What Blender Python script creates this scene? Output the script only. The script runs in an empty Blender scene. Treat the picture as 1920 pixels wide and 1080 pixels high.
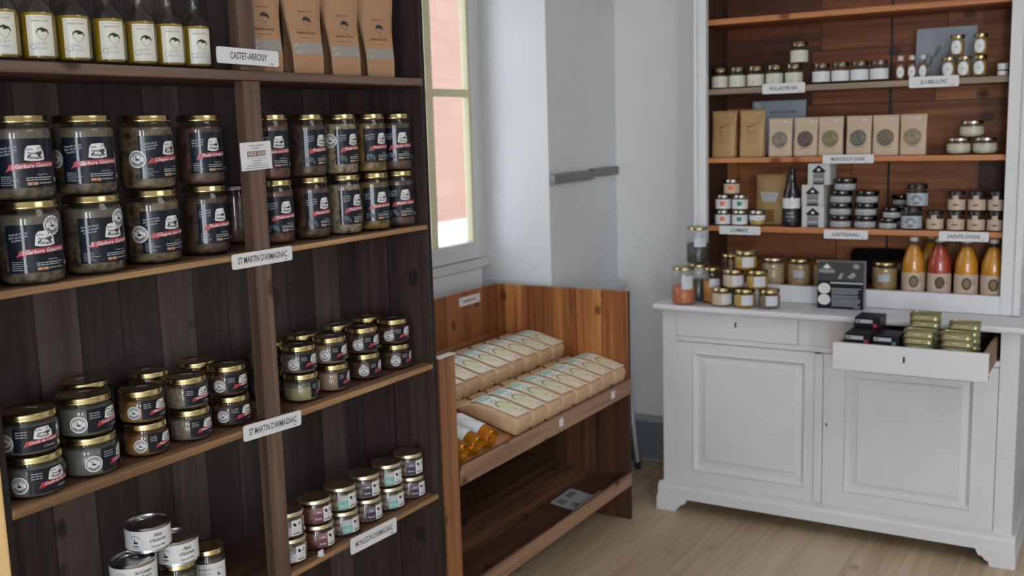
import bpy, bmesh, math, random
from mathutils import Vector, Matrix

PI = math.pi
sc = bpy.context.scene
COL = sc.collection
R = random.Random(7)

# ------------------------------------------------------------------ camera
cam_d = bpy.data.cameras.new('camera')
cam = bpy.data.objects.new('camera', cam_d)
COL.objects.link(cam)
CX, CY, CZ = 1.8715, -0.0257, 1.7305
_y, _p, _r = 0.5462, -0.1513, -0.0295
fwd = Vector((-math.sin(_y)*math.cos(_p), math.cos(_y)*math.cos(_p), math.sin(_p)))
rt = Vector((math.cos(_y), math.sin(_y), 0))
up = rt.cross(fwd)
rt2 = rt*math.cos(_r) + up*math.sin(_r)
up2 = -rt*math.sin(_r) + up*math.cos(_r)
m = Matrix((rt2, up2, -fwd)).transposed().to_4x4()
m.translation = Vector((CX, CY, CZ))
cam.matrix_world = m
cam_d.sensor_width = 36.0
cam_d.lens = 1952.466/1920*36
cam_d.clip_start = 0.05
cam_d.dof.use_dof = True
cam_d.dof.focus_distance = 2.45
cam_d.dof.aperture_fstop = 4.2
sc.camera = cam

# ------------------------------------------------------------------ view
sc.view_settings.view_transform = 'Standard'
sc.view_settings.look = 'None'
sc.view_settings.exposure = 0.0
sc.view_settings.gamma = 1.0
sc.view_settings.use_curve_mapping = False
cy_ = sc.cycles
cy_.use_denoising = True
cy_.max_bounces = 8
cy_.diffuse_bounces = 4
cy_.glossy_bounces = 3
cy_.transmission_bounces = 6
cy_.transparent_max_bounces = 16
cy_.caustics_reflective = False
cy_.sample_clamp_indirect = 6.0

# ------------------------------------------------------------------ sky, sun, daylight through the shop windows
w = bpy.data.worlds.new('sky'); sc.world = w; w.use_nodes = True
bg = w.node_tree.nodes['Background']
bg.inputs[0].default_value = (0.80, 0.89, 1.0, 1)
bg.inputs[1].default_value = 3.4

def lamp(name, kind, loc, rot, energy, color, **k):
    d = bpy.data.lights.new(name, kind); d.energy = energy; d.color = color
    for a, v in k.items(): setattr(d, a, v)
    o = bpy.data.objects.new(name, d); o.location = loc; o.rotation_euler = rot
    COL.objects.link(o); return o
# sun shines on the house across the yard (it comes over this building's roof)
lamp('sun', 'SUN', (8, 6, 12), (0, math.radians(52), math.radians(-8)), 3.2, (1.0, 0.93, 0.82), angle=0.02)
# daylight in the two tall front windows behind the camera
for nm, x in (('front_window_daylight', 2.9), ('front_window_daylight.001', 4.75)):
    lamp(nm, 'AREA', (x, -3.14, 1.65), (math.radians(90), 0, 0), 74, (0.84, 0.92, 1.0), shape='RECTANGLE', size=0.72, size_y=2.3)
# added overhead fill, out of view, lifting walls, worktop and floor
lamp('overhead_fill', 'AREA', (2.6, 2.0, 3.08), (0, 0, 0), 17, (0.93, 0.96, 1.0), shape='RECTANGLE', size=1.2, size_y=1.2)
# sky portal of the side window
_po = lamp('side_window_portal', 'AREA', (-0.98, 3.45, 1.95), (0, math.radians(-90), 0), 1, (1, 1, 1), shape='RECTANGLE', size=1.7, size_y=1.4)
_po.data.cycles.is_portal = True

# ------------------------------------------------------------------ materials
MATS = {}
def newmat(name):
    m = bpy.data.materials.new(name); m.use_nodes = True
    nt = m.node_tree; return m, nt, nt.nodes['Principled BSDF']
def P(name, col, rough=0.5, metal=0.0, coat=0.0, spec=0.5, bump=0.0, bscale=60, var=0.0, vscale=8):
    if name in MATS: return MATS[name]
    m, nt, b = newmat(name)
    b.inputs['Base Color'].default_value = (*col, 1)
    b.inputs['Roughness'].default_value = rough
    b.inputs['Metallic'].default_value = metal
    b.inputs['Coat Weight'].default_value = coat
    b.inputs['Coat Roughness'].default_value = 0.06
    b.inputs['Specular IOR Level'].default_value = spec
    if var or bump:
        tc = nt.nodes.new('ShaderNodeTexCoord')
        n = nt.nodes.new('ShaderNodeTexNoise'); n.inputs['Scale'].default_value = vscale; n.inputs['Detail'].default_value = 5
        nt.links.new(tc.outputs['Object'], n.inputs['Vector'])
        if var:
            r = nt.nodes.new('ShaderNodeValToRGB')
            r.color_ramp.elements[0].position = .3; r.color_ramp.elements[1].position = .7
            r.color_ramp.elements[0].color = (*[c*(1-var) for c in col], 1)
            r.color_ramp.elements[1].color = (*[min(1, c*(1+var*.6)) for c in col], 1)
            nt.links.new(n.outputs['Fac'], r.inputs['Fac']); nt.links.new(r.outputs['Color'], b.inputs['Base Color'])
        if bump:
            n2 = nt.nodes.new('ShaderNodeTexNoise'); n2.inputs['Scale'].default_value = bscale; n2.inputs['Detail'].default_value = 4
            nt.links.new(tc.outputs['Object'], n2.inputs['Vector'])
            bp = nt.nodes.new('ShaderNodeBump'); bp.inputs['Strength'].default_value = bump; bp.inputs['Distance'].default_value = .002
            nt.links.new(n2.outputs['Fac'], bp.inputs['Height']); nt.links.new(bp.outputs['Normal'], b.inputs['Normal'])
    MATS[name] = m; return m

def WOOD(name, dark, mid, light, plank='y', grain='z', width=0.14, rough=0.55, seam=0.03, offs=0.0, tone=0.35, knots=True, coat=0.0, joint=0.0):
    """boards: plank = axis across the boards, grain = axis along the grain"""
    if name in MATS: return MATS[name]
    m, nt, b = newmat(name); N = nt.nodes; L = nt.links
    tc = N.new('ShaderNodeTexCoord'); sp = N.new('ShaderNodeSeparateXYZ'); L.new(tc.outputs['Object'], sp.inputs[0])
    def math_(op, a, bb=None, c=None):
        n = N.new('ShaderNodeMath'); n.operation = op
        for i, v in enumerate((a, bb, c)):
            if v is None: continue
            if isinstance(v, (int, float)): n.inputs[i].default_value = v
            else: L.new(v, n.inputs[i])
        return n.outputs[0]
    u = sp.outputs['XYZ'.index(plank.upper())]
    t = math_('ADD', math_('DIVIDE', u, width), 50+offs)
    pid = math_('FLOOR', t); fr = math_('FRACT', t)
    wn = N.new('ShaderNodeTexWhiteNoise'); wn.noise_dimensions = '1D'; L.new(pid, wn.inputs['W'])
    if joint:
        g = sp.outputs['xyz'.index(grain)]
        gt = math_('ADD', math_('DIVIDE', g, joint), math_('MULTIPLY', wn.outputs[0], 9.0)); gf = math_('FRACT', math_('ADD', gt, 40.0))
        wn2 = N.new('ShaderNodeTexWhiteNoise'); wn2.noise_dimensions = '2D'; c2 = N.new('ShaderNodeCombineXYZ'); L.new(pid, c2.inputs[0]); L.new(math_('FLOOR', gt), c2.inputs[1]); L.new(c2.outputs[0], wn2.inputs['Vector'])
        wn = wn2; gd = math_('MINIMUM', gf, math_('SUBTRACT', 1.0, gf))
    # grain coordinates, shifted per board
    sc3 = [38.0, 38.0, 38.0]; sc3['xyz'.index(grain)] = 1.6
    mp = N.new('ShaderNodeMapping'); L.new(tc.outputs['Object'], mp.inputs[0]); mp.inputs['Scale'].default_value = sc3
    cb = N.new('ShaderNodeCombineXYZ'); 
    for i in range(3): L.new(math_('MULTIPLY', wn.outputs[0], 37.0), cb.inputs[i])
    L.new(cb.outputs[0], mp.inputs['Location'])
    n1 = N.new('ShaderNodeTexNoise'); n1.inputs['Scale'].default_value = 1.0; n1.inputs['Detail'].default_value = 6; n1.inputs['Distortion'].default_value = .6
    L.new(mp.outputs[0], n1.inputs['Vector'])
    n2 = N.new('ShaderNodeTexNoise'); n2.inputs['Scale'].default_value = .22; n2.inputs['Detail'].default_value = 3; n2.inputs['Distortion'].default_value = 1.2
    L.new(mp.outputs[0], n2.inputs['Vector'])
    f = math_('ADD', math_('MULTIPLY', n1.outputs['Fac'], .5), math_('MULTIPLY', n2.outputs['Fac'], .5))
    f = math_('ADD', f, math_('MULTIPLY', math_('SUBTRACT', wn.outputs[0], .5), tone))
    if knots:
        s2 = [9.0, 9.0, 9.0]; s2['xyz'.index(grain)] = 6.5
        mk = N.new('ShaderNodeMapping'); mk.inputs['Scale'].default_value = s2; L.new(tc.outputs['Object'], mk.inputs[0])
        vo = N.new('ShaderNodeTexVoronoi'); vo.inputs['Scale'].default_value = .8; L.new(mk.outputs[0], vo.inputs['Vector'])
        mr = N.new('ShaderNodeMapRange'); mr.inputs[1].default_value = .05; mr.inputs[2].default_value = .17; mr.inputs[3].default_value = .45; mr.inputs[4].default_value = 0
        L.new(vo.outputs['Distance'], mr.inputs[0]); f = math_('SUBTRACT', f, mr.outputs[0])
    rp = N.new('ShaderNodeValToRGB'); e = rp.color_ramp.elements
    e[0].position = .32; e[0].color = (*dark, 1); e[1].position = .68; e[1].color = (*light, 1)
    x = e.new(.5); x.color = (*mid, 1); L.new(f, rp.inputs['Fac'])
    out = rp.outputs['Color']
    if seam > 0:
        d = math_('MINIMUM', fr, math_('SUBTRACT', 1.0, fr))
        if joint: d = math_('MINIMUM', d, math_('MULTIPLY', gd, joint/width))
        mr = N.new('ShaderNodeMapRange'); mr.inputs[1].default_value = seam*.35; mr.inputs[2].default_value = seam; L.new(d, mr.inputs[0])
        mx = N.new('ShaderNodeMix'); mx.data_type = 'RGBA'; L.new(mr.outputs[0], mx.inputs[0])
        mx.inputs[6].default_value = (*[c*.22 for c in dark], 1); L.new(out, mx.inputs[7]); out = mx.outputs[2]
    L.new(out, b.inputs['Base Color'])
    b.inputs['Roughness'].default_value = rough; b.inputs['Coat Weight'].default_value = coat
    bp = N.new('ShaderNodeBump'); bp.inputs['Strength'].default_value = .25; bp.inputs['Distance'].default_value = .002
    L.new(n1.outputs['Fac'], bp.inputs['Height']); L.new(bp.outputs['Normal'], b.inputs['Normal'])
    MATS[name] = m; return m

def GLASS(name='clear_glass', tint=(1, 1, 1), rough=0.02, k=1.0):
    if name in MATS: return MATS[name]
    m, nt, b = newmat(name); N = nt.nodes; L = nt.links; N.remove(b)
    tr = N.new('ShaderNodeBsdfTransparent'); tr.inputs[0].default_value = (*tint, 1)
    gl = N.new('ShaderNodeBsdfGlossy'); gl.inputs['Roughness'].default_value = rough
    lw = N.new('ShaderNodeLayerWeight'); lw.inputs['Blend'].default_value = .5
    pw = N.new('ShaderNodeMath'); pw.operation = 'POWER'; L.new(lw.outputs['Facing'], pw.inputs[0]); pw.inputs[1].default_value = 4.0
    ma = N.new('ShaderNodeMath'); ma.operation = 'MULTIPLY_ADD'; L.new(pw.outputs[0], ma.inputs[0]); ma.inputs[1].default_value = .75*k; ma.inputs[2].default_value = .05*k
    mx = N.new('ShaderNodeMixShader'); L.new(ma.outputs[0], mx.inputs[0]); L.new(tr.outputs[0], mx.inputs[1]); L.new(gl.outputs[0], mx.inputs[2])
    L.new(mx.outputs[0], N['Material Output'].inputs[0]); MATS[name] = m; return m

def CHUNK(name, a, b_, c, scale=55, rough=.45, coat=.35, k=.62):
    """food seen through jar glass: lumps of three tones"""
    a, b_, c = [tuple(v*k for v in q) for q in (a, b_, c)]
    if name in MATS: return MATS[name]
    m, nt, b = newmat(name); N = nt.nodes; L = nt.links
    tc = N.new('ShaderNodeTexCoord')
    n = N.new('ShaderNodeTexNoise'); n.inputs['Scale'].default_value = scale*1.7; n.inputs['Detail'].default_value = 3; L.new(tc.outputs['Object'], n.inputs['Vector'])
    v = N.new('ShaderNodeTexVoronoi'); v.inputs['Scale'].default_value = scale*2.0; L.new(tc.outputs['Object'], v.inputs['Vector'])
    ad = N.new('ShaderNodeMath'); ad.operation = 'MULTIPLY_ADD'; L.new(v.outputs['Distance'], ad.inputs[0]); ad.inputs[1].default_value = .45; L.new(n.outputs['Fac'], ad.inputs[2])
    r = N.new('ShaderNodeValToRGB'); e = r.color_ramp.elements; e[0].position = .52; e[0].color = (*a, 1); e[1].position = .82; e[1].color = (*c, 1)
    x = e.new(.66); x.color = (*b_, 1); L.new(ad.outputs[0], r.inputs['Fac']); L.new(r.outputs['Color'], b.inputs['Base Color'])
    b.inputs['Roughness'].default_value = rough; b.inputs['Coat Weight'].default_value = coat
    MATS[name] = m; return m

def s2l(*c):
    return tuple(((v/255)/12.92 if v/255 <= .04045 else ((v/255+.055)/1.055)**2.4) for v in c)

GOLD = P('gold_lid', (0.56, 0.45, 0.22), .19, 1.0, bump=.05, bscale=30)
GOLD2 = P('pale_gold_lid', (0.66, 0.58, 0.38), .3, 1.0)
SILVER = P('tin_steel', (0.55, 0.55, 0.53), .25, 1.0)
BLACKLID = P('black_lid', (0.012, 0.012, 0.013), .25, 0, coat=.5)
WHITE = P('white_paper', (0.74, 0.74, 0.75), .5, var=.03, coat=.15)
CREAM = P('cream_paper', (0.70, 0.68, 0.60), .5, coat=.15)
NAVY = P('navy_label', (0.006, 0.009, 0.018), .45, coat=.5, spec=.1)
BLACK = P('black_print', (0.012, 0.012, 0.014), .4)
GREYP = P('grey_print', (0.20, 0.20, 0.21), .5)
LGREY = P('pale_grey_print', (0.42, 0.44, 0.46), .5)
REDP = P('red_print', (0.42, 0.035, 0.05), .4, coat=.3)
ORANGEP = P('orange_print', (0.75, 0.17, 0.05), .4)
GREENP = P('green_print', (0.05, 0.22, 0.13), .4)
TEALP = P('teal_print', (0.22, 0.48, 0.44), .5)
OLIVEP = P('olive_print', (0.20, 0.20, 0.03), .5)
PALEGRN = P('pale_green_print', (0.74, 0.70, 0.46), .5)
WINE = P('wine_print', (0.17, 0.05, 0.07), .4)
BROWNP = P('brown_print', (0.075, 0.042, 0.025), .6)
KRAFT = P('kraft_paper', (0.64, 0.42, 0.25), .6, bump=1.0, bscale=40, var=.10, vscale=14)
KRAFT2 = P('golden_kraft_paper', (0.47, 0.29, 0.12), .5, bump=.3, bscale=30, var=.12, vscale=10)
KRAFT3 = P('light_kraft_paper', (0.60, 0.46, 0.33), .6, bump=.3, bscale=30, var=.08, vscale=12)
RUBBER = P('black_rubber', (0.01, 0.01, 0.01), .6)
CLEAR = GLASS()
PAINT = P('white_paint', (0.74, 0.735, 0.75), .38, coat=.1, bump=.12, bscale=25, var=.04, vscale=5)
WALL = P('white_plaster', (0.80, 0.80, 0.79), .75, bump=.25, bscale=18, var=.05, vscale=2)
PAINTG = P('grey_paint', (0.20, 0.215, 0.23), .5, var=.05)

# shelving woods
W_BACK = WOOD('dark_stained_boards', s2l(50, 42, 40), s2l(72, 62, 60), s2l(98, 86, 82), 'y', 'z', .118, .55, seam=.02, tone=.32)
W_SHELF = WOOD('dark_stained_shelf', s2l(66, 42, 32), s2l(104, 70, 54), s2l(146, 104, 80), 'x', 'y', .30, .5, seam=0)
W_EDGE = WOOD('stained_shelf_edge', s2l(84, 60, 40), s2l(142, 106, 74), s2l(194, 154, 110), 'x', 'y', .30, .6, seam=0, tone=.1)
W_POST = WOOD('stained_post', s2l(64, 48, 40), s2l(98, 76, 64), s2l(134, 108, 92), 'y', 'z', .30, .55, seam=0, tone=.1)
W_EDGE1 = WOOD('top_shelf_edge', s2l(56, 42, 36), s2l(92, 72, 62), s2l(128, 104, 90), 'x', 'y', .30, .6, seam=0, tone=.1)
W_SIDE = WOOD('dark_stained_side', s2l(40, 30, 30), s2l(66, 50, 48), s2l(92, 70, 64), 'x', 'z', .16, .55, seam=.02)
W_PINE = WOOD('light_pine', s2l(170, 118, 62), s2l(214, 166, 102), s2l(238, 200, 142), 'x', 'z', .2, .5, seam=0)
W_BINX = WOOD('honey_boards', s2l(96, 52, 24), s2l(160, 98, 50), s2l(206, 146, 84), 'x', 'z', .125, .45, seam=.015, tone=.45)
W_BINY = WOOD('red_brown_boards', s2l(84, 44, 26), s2l(124, 72, 44), s2l(160, 102, 62), 'y', 'z', .15, .5, seam=.02, tone=.4)
W_BINF = WOOD('bin_front_board', s2l(66, 44, 34), s2l(112, 80, 62), s2l(158, 122, 96), 'x', 'y', .5, .5, seam=0)
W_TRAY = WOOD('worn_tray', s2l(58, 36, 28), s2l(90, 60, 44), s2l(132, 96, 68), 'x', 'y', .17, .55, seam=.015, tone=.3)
W_DRES = WOOD('red_brown_panel', s2l(82, 42, 22), s2l(126, 70, 38), s2l(172, 108, 62), 'z', 'x', .235, .5, seam=.012, offs=.35, tone=.6, joint=.52)
W_DSHELF = WOOD('orange_brown_shelf', s2l(126, 70, 38), s2l(166, 100, 60), s2l(196, 130, 84), 'y', 'x', .5, .45, seam=0)
W_DSHELF2 = WOOD('grey_brown_shelf', s2l(84, 70, 58), s2l(124, 106, 90), s2l(160, 142, 122), 'y', 'x', .5, .45, seam=0)
W_DRAW = WOOD('raw_drawer_wood', s2l(120, 92, 70), s2l(150, 122, 98), s2l(176, 150, 124), 'z', 'y', .5, .6, seam=0)
W_FLOOR = WOOD('floor_boards', s2l(172, 146, 116), s2l(196, 172, 142), s2l(214, 192, 162), 'x', 'y', .19, .42, seam=.004, tone=.08)

# ------------------------------------------------------------------ mesh helpers
def box(bm, x0, x1, y0, y1, z0, z1, mi=0):
    v = [bm.verts.new((x, y, z)) for z in (z0, z1) for y in (y0, y1) for x in (x0, x1)]
    for f in ((0, 2, 3, 1), (4, 5, 7, 6), (0, 1, 5, 4), (2, 6, 7, 3), (0, 4, 6, 2), (1, 3, 7, 5)):
        bm.faces.new([v[i] for i in f]).material_index = mi
    return v

def prism(bm, pts, d, axis='z', mi=0):
    """extrude a polygon (list of 3d points) along vector d"""
    a = [bm.verts.new(p) for p in pts]; b = [bm.verts.new(Vector(p)+Vector(d)) for p in pts]
    n = len(a)
    fs = [bm.faces.new(a), bm.faces.new(list(reversed(b)))]
    for i in range(n): fs.append(bm.faces.new((a[i], b[i], b[(i+1) % n], a[(i+1) % n])))
    for f in fs: f.material_index = mi
    bmesh.ops.recalc_face_normals(bm, faces=fs)

def loft(bm, loops, mi=0, close=True, cap=True):
    rows = [[bm.verts.new(p) for p in lp] for lp in loops]
    n = len(rows[0]); fs = []
    for a, b in zip(rows, rows[1:]):
        for i in range(n if close else n-1):
            fs.append(bm.faces.new((a[i], a[(i+1) % n], b[(i+1) % n], b[i])))
    if cap: fs.append(bm.faces.new(list(reversed(rows[0])))); fs.append(bm.faces.new(rows[-1]))
    for f in fs: f.material_index = mi; f.smooth = True
    bmesh.ops.recalc_face_normals(bm, faces=fs)

def lathe(bm, prof, seg=40, mi=0, ax=(0, 0)):
    """prof: (r, z) list, r=0 ends close the shape"""
    rows = []; fs = []
    for r, z in prof:
        if r < 1e-6: rows.append([bm.verts.new((ax[0], ax[1], z))])
        else: rows.append([bm.verts.new((ax[0]+r*math.cos(2*PI*i/seg), ax[1]+r*math.sin(2*PI*i/seg), z)) for i in range(seg)])
    for a, b in zip(rows, rows[1:]):
        for i in range(seg):
            j = (i+1) % seg
            if len(a) == 1 and len(b) == 1: continue
            if len(a) == 1: f = bm.faces.new((a[0], b[j], b[i]))
            elif len(b) == 1: f = bm.faces.new((a[i], a[j], b[0]))
            else: f = bm.faces.new((a[i], a[j], b[j], b[i]))
            f.material_index = mi; f.smooth = True; fs.append(f)
    return fs

def sharp(me, ang=35):
    bm = bmesh.new(); bm.from_mesh(me)
    for e in bm.edges:
        if len(e.link_faces) == 2 and e.calc_face_angle(0) > math.radians(ang): e.smooth = False
    bm.to_mesh(me); bm.free()

def mk(name, bm, mats, parent=None, loc=(0, 0, 0), rot=(0, 0, 0), bevel=0, sharpen=0):
    me = bpy.data.meshes.new(name); bm.to_mesh(me); bm.free()
    if not isinstance(mats, (list, tuple)): mats = [mats]
    for mm in mats: me.materials.append(mm)
    if sharpen: sharp(me, sharpen)
    o = bpy.data.objects.new(name, me); COL.objects.link(o)
    if parent: o.parent = parent
    o.location = loc; o.rotation_euler = rot
    if bevel:
        b = o.modifiers.new('bevel', 'BEVEL'); b.width = bevel; b.segments = 2; b.limit_method = 'ANGLE'; b.angle_limit = math.radians(50)
    return o

def boxes(name, lst, mats, parent=None, bevel=0, **k):
    bm = bmesh.new()
    for b in lst: box(bm, *b)
    return mk(name, bm, mats, parent, bevel=bevel, **k)

def root(name, loc, rz=0, label=None, cat=None, group=None, kind=None, rot=None):
    o = bpy.data.objects.new(name, None); COL.objects.link(o); o.empty_display_size = .02
    o.location = loc; o.rotation_euler = rot if rot else (0, 0, rz)
    return tag(o, label, cat, group, kind)
def tag(o, label=None, cat=None, group=None, kind=None):
    if label: o['label'] = label
    if cat: o['category'] = cat
    if group: o['group'] = group
    if kind: o['kind'] = kind
    return o
def struct(o): o['kind'] = 'structure'; return o

USED = set()
def place(proto, loc, rz, label, group=None, rot=None, name=None):
    """first call moves the proto itself, later calls copy it with its parts"""
    if proto.name not in USED:
        USED.add(proto.name); o = proto
    else:
        o = proto.copy(); COL.objects.link(o)
        for c in [k for k in KIDS[proto.name]]:
            d = c.copy(); COL.objects.link(d); d.parent = o
            for g in c.children:
                e = g.copy(); COL.objects.link(e); e.parent = d
    o.location = loc; o.rotation_euler = rot if rot else (0, 0, rz)
    o['label'] = label
    if group: o['group'] = group
    return o
KIDS = {}
def done(r):
    KIDS[r.name] = list(r.children); return r

def face(x, y, off=0.0):
    """heading that turns local +X towards the customer, plus off degrees to the right"""
    return math.atan2(CY-y, CX-x)+math.radians(off)

# ------------------------------------------------------------------ printed matter
_TXT = {}
def txt(s, shear=0.0):
    k = (s, shear)
    if k in _TXT: return _TXT[k]
    cu = bpy.data.curves.new('t', 'FONT'); cu.body = s; cu.size = 1; cu.resolution_u = 2; cu.offset = .014; cu.shear = shear
    o = bpy.data.objects.new('t', cu); COL.objects.link(o)
    bpy.context.view_layer.update()
    me = bpy.data.meshes.new_from_object(o.evaluated_get(bpy.context.evaluated_depsgraph_get()))
    vs = [v.co.xy[:] for v in me.vertices]; fs = [tuple(p.vertices) for p in me.polygons]
    bpy.data.objects.remove(o); bpy.data.curves.remove(cu); bpy.data.meshes.remove(me)
    if vs:
        x0 = min(v[0] for v in vs); x1 = max(v[0] for v in vs); y0 = min(v[1] for v in vs); y1 = max(v[1] for v in vs)
    else: x0 = x1 = y0 = y1 = 0
    _TXT[k] = (vs, fs, x0, x1, y0, y1); return _TXT[k]

class Lab:
    """flat print laid out in metres (u right, v up), wrapped on a cylinder of radius R or left flat in the local YZ plane"""
    def __init__(s, R=None, taper=0.0): s.R = R; s.V = []; s.F = []; s.mats = []; s.taper = taper
    def mi(s, m):
        if m not in s.mats: s.mats.append(m)
        return s.mats.index(m)
    def add(s, vs, fs, m, l):
        b = len(s.V); i = s.mi(m)
        s.V += [(u, v, l*.00035) for u, v in vs]; s.F += [(tuple(b+k for k in f), i) for f in fs]
    def rect(s, u0, v0, u1, v1, m, l=0, n=None, skew=0.0, wave=0.0):
        if n is None: n = max(1, int(abs(u1-u0)/.005)) if s.R else (8 if wave else 1)
        vs = []
        for i in range(n+1):
            t = i/n; u = u0+(u1-u0)*t; d = skew*t+wave*math.sin(t*PI)
            vs += [(u, v0+d), (u, v1+d)]
        s.add(vs, [(2*i, 2*i+2, 2*i+3, 2*i+1) for i in range(n)], m, l)
    def disc(s, u, v, ru, rv, m, l=0, n=24, inner=0.0):
        K = 3 if inner == 0 else 1; vs = []; fs = []
        if inner == 0:
            vs.append((u, v))
            for k in range(1, K+1):
                for i in range(n): a = 2*PI*i/n; vs.append((u+ru*k/K*math.cos(a), v+rv*k/K*math.sin(a)))
            for i in range(n): fs.append((0, 1+i, 1+(i+1) % n))
            for k in range(1, K):
                for i in range(n): j = (i+1) % n; fs.append((1+(k-1)*n+i, 1+k*n+i, 1+k*n+j, 1+(k-1)*n+j))
        else:
            for q in (inner, 1.0):
                for i in range(n): a = 2*PI*i/n; vs.append((u+ru*q*math.cos(a), v+rv*q*math.sin(a)))
            for i in range(n): j = (i+1) % n; fs.append((i, n+i, n+j, j))
        s.add(vs, fs, m, l)
    def arc(s, u, v, r, wd, a0, a1, m, l=0, n=12, sq=1.0):
        vs = []
        for i in range(n+1):
            a = math.radians(a0+(a1-a0)*i/n)
            vs += [(u+(r-wd/2)*math.cos(a), v+sq*(r-wd/2)*math.sin(a)), (u+(r+wd/2)*math.cos(a), v+sq*(r+wd/2)*math.sin(a))]
        s.add(vs, [(2*i, 2*i+1, 2*i+3, 2*i+2) for i in range(n)], m, l)
    def line(s, u0, v0, u1, v1, th, m, l=0):
        d = math.hypot(u1-u0, v1-v0); a, b = -(v1-v0)/d*th/2, (u1-u0)/d*th/2
        s.add([(u0-a, v0-b), (u1-a, v1-b), (u1+a, v1+b), (u0+a, v0+b)], [(0, 1, 2, 3)], m, l)
    def fan(s, c, pts, m, l=0):
        n = len(pts); s.add([c]+list(pts), [(0, 1+i, 1+(i+1) % n) for i in range(n)], m, l)
    def text(s, t, u, v, h, m, l=2, shear=.0, rot=0.0, maxw=None, align='c', font=None):
        vs, fs, x0, x1, y0, y1 = txt(t, shear)
        k = h/.73; w_ = (x1-x0)*k; kx = k
        if maxw and w_ > maxw: kx = k*maxw/w_; w_ = maxw
        ox = {'c': -w_/2, 'l': 0, 'r': -w_}[align]; ca, sa = math.cos(rot), math.sin(rot)
        out = []
        for x, y in vs:
            a, b = (x-x0)*kx+ox, y*k
            out.append((u+a*ca-b*sa, v+a*sa+b*ca))
        s.add(out, fs, m, l)
    def lines(s, u0, v0, w_, n, gap, th, m, l=2, rnd=None, skew=0.0):
        rr = random.Random(n*13+int(u0*1e4))
        for i in range(n):
            ww = w_*(1 if rnd is None else rr.uniform(rnd, 1)); v = v0-i*gap; x = u0
            while x < u0+ww-.001:
                d = min(rr.uniform(.004, .009), u0+ww-x); k = skew*(x-u0)
                s.rect(x, v+k, x+d*.86, v+th+k, m, l, n=1); x += d
    def build(s, name, parent, z=0.0, ang=0.0, x=0.0, y=0.0, flat='yz', eps=.0006):
        bm = bmesh.new(); R_ = s.R; vv = []
        for u, v, l in s.V:
            if R_:
                a = ang+u/R_; rr = R_+eps+l - s.taper*(v)
                vv.append(bm.verts.new((rr*math.cos(a), rr*math.sin(a), z+v)))
            elif flat == 'yz': vv.append(bm.verts.new((x+eps+l, y+u, z+v)))
            elif flat == 'top': vv.append(bm.verts.new((x+v, y+u, z+eps+l)))     # u along y, v along x
            else: vv.append(bm.verts.new((x+u, y-eps-l, z+v)))                    # faces -Y
        for f, i in s.F:
            try: bm.faces.new([vv[k] for k in f]).material_index = i
            except ValueError: pass
        return mk(name, bm, s.mats, parent)

def bird(L, u, v, k, m, l=3):
    """small goose silhouette: body, neck, head"""
    L.fan((u, v), [(u-.9*k, v+.1*k), (u-.5*k, v-.35*k), (u+.2*k, v-.5*k), (u+.8*k, v-.3*k), (u+.95*k, v+.15*k), (u+.4*k, v+.3*k), (u-.2*k, v+.35*k)], m, l)
    L.fan((u-.35*k, v+.6*k), [(u-.5*k, v+.1*k), (u-.1*k, v+.2*k), (u-.2*k, v+.9*k), (u-.1*k, v+1.2*k), (u-.35*k, v+1.35*k), (u-.75*k, v+1.15*k), (u-.45*k, v+1.05*k)], m, l)

def ferme_logo(L, u, v, w_, h, l=2):
    pts = [(-.50, -.42), (-.46, -.1), (-.42, .25), (-.30, .47), (0, .5), (.32, .5), (.42, .3), (.48, 0), (.50, -.42), (.2, -.5), (-.2, -.5)]
    n = []
    for i in range(len(pts)):
        a, b = pts[i], pts[(i+1) % len(pts)]
        n += [a, ((a[0]+b[0])/2, (a[1]+b[1])/2)]
    L.fan((u, v), [(u+a*w_, v+b*h) for a, b in n], WHITE, l)
    L.arc(u-.22*w_, v+.12*h, .17*w_, .05*w_, 30, 150, BLACK, l+1, 8, .7)
    L.arc(u+.30*w_, v+.22*h, .11*w_, .035*w_, -60, 190, BROWNP, l+1, 10)
    L.fan((u+.2*w_, v-.02*h), [(u+.02*w_, v-.02*h), (u+.2*w_, v-.12*h), (u+.40*w_, v-.08*h), (u+.36*w_, v+.12*h), (u+.16*w_, v+.08*h)], BROWNP, l+1)
    L.text('Ferme', u-.10*w_, v-.08*h, .17*h, BLACK, l+2, .3, 0, .5*w_)
    L.text('Vielcapet', u+.02*w_, v-.36*h, .20*h, BLACK, l+2, .3, 0, .78*w_)

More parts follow.
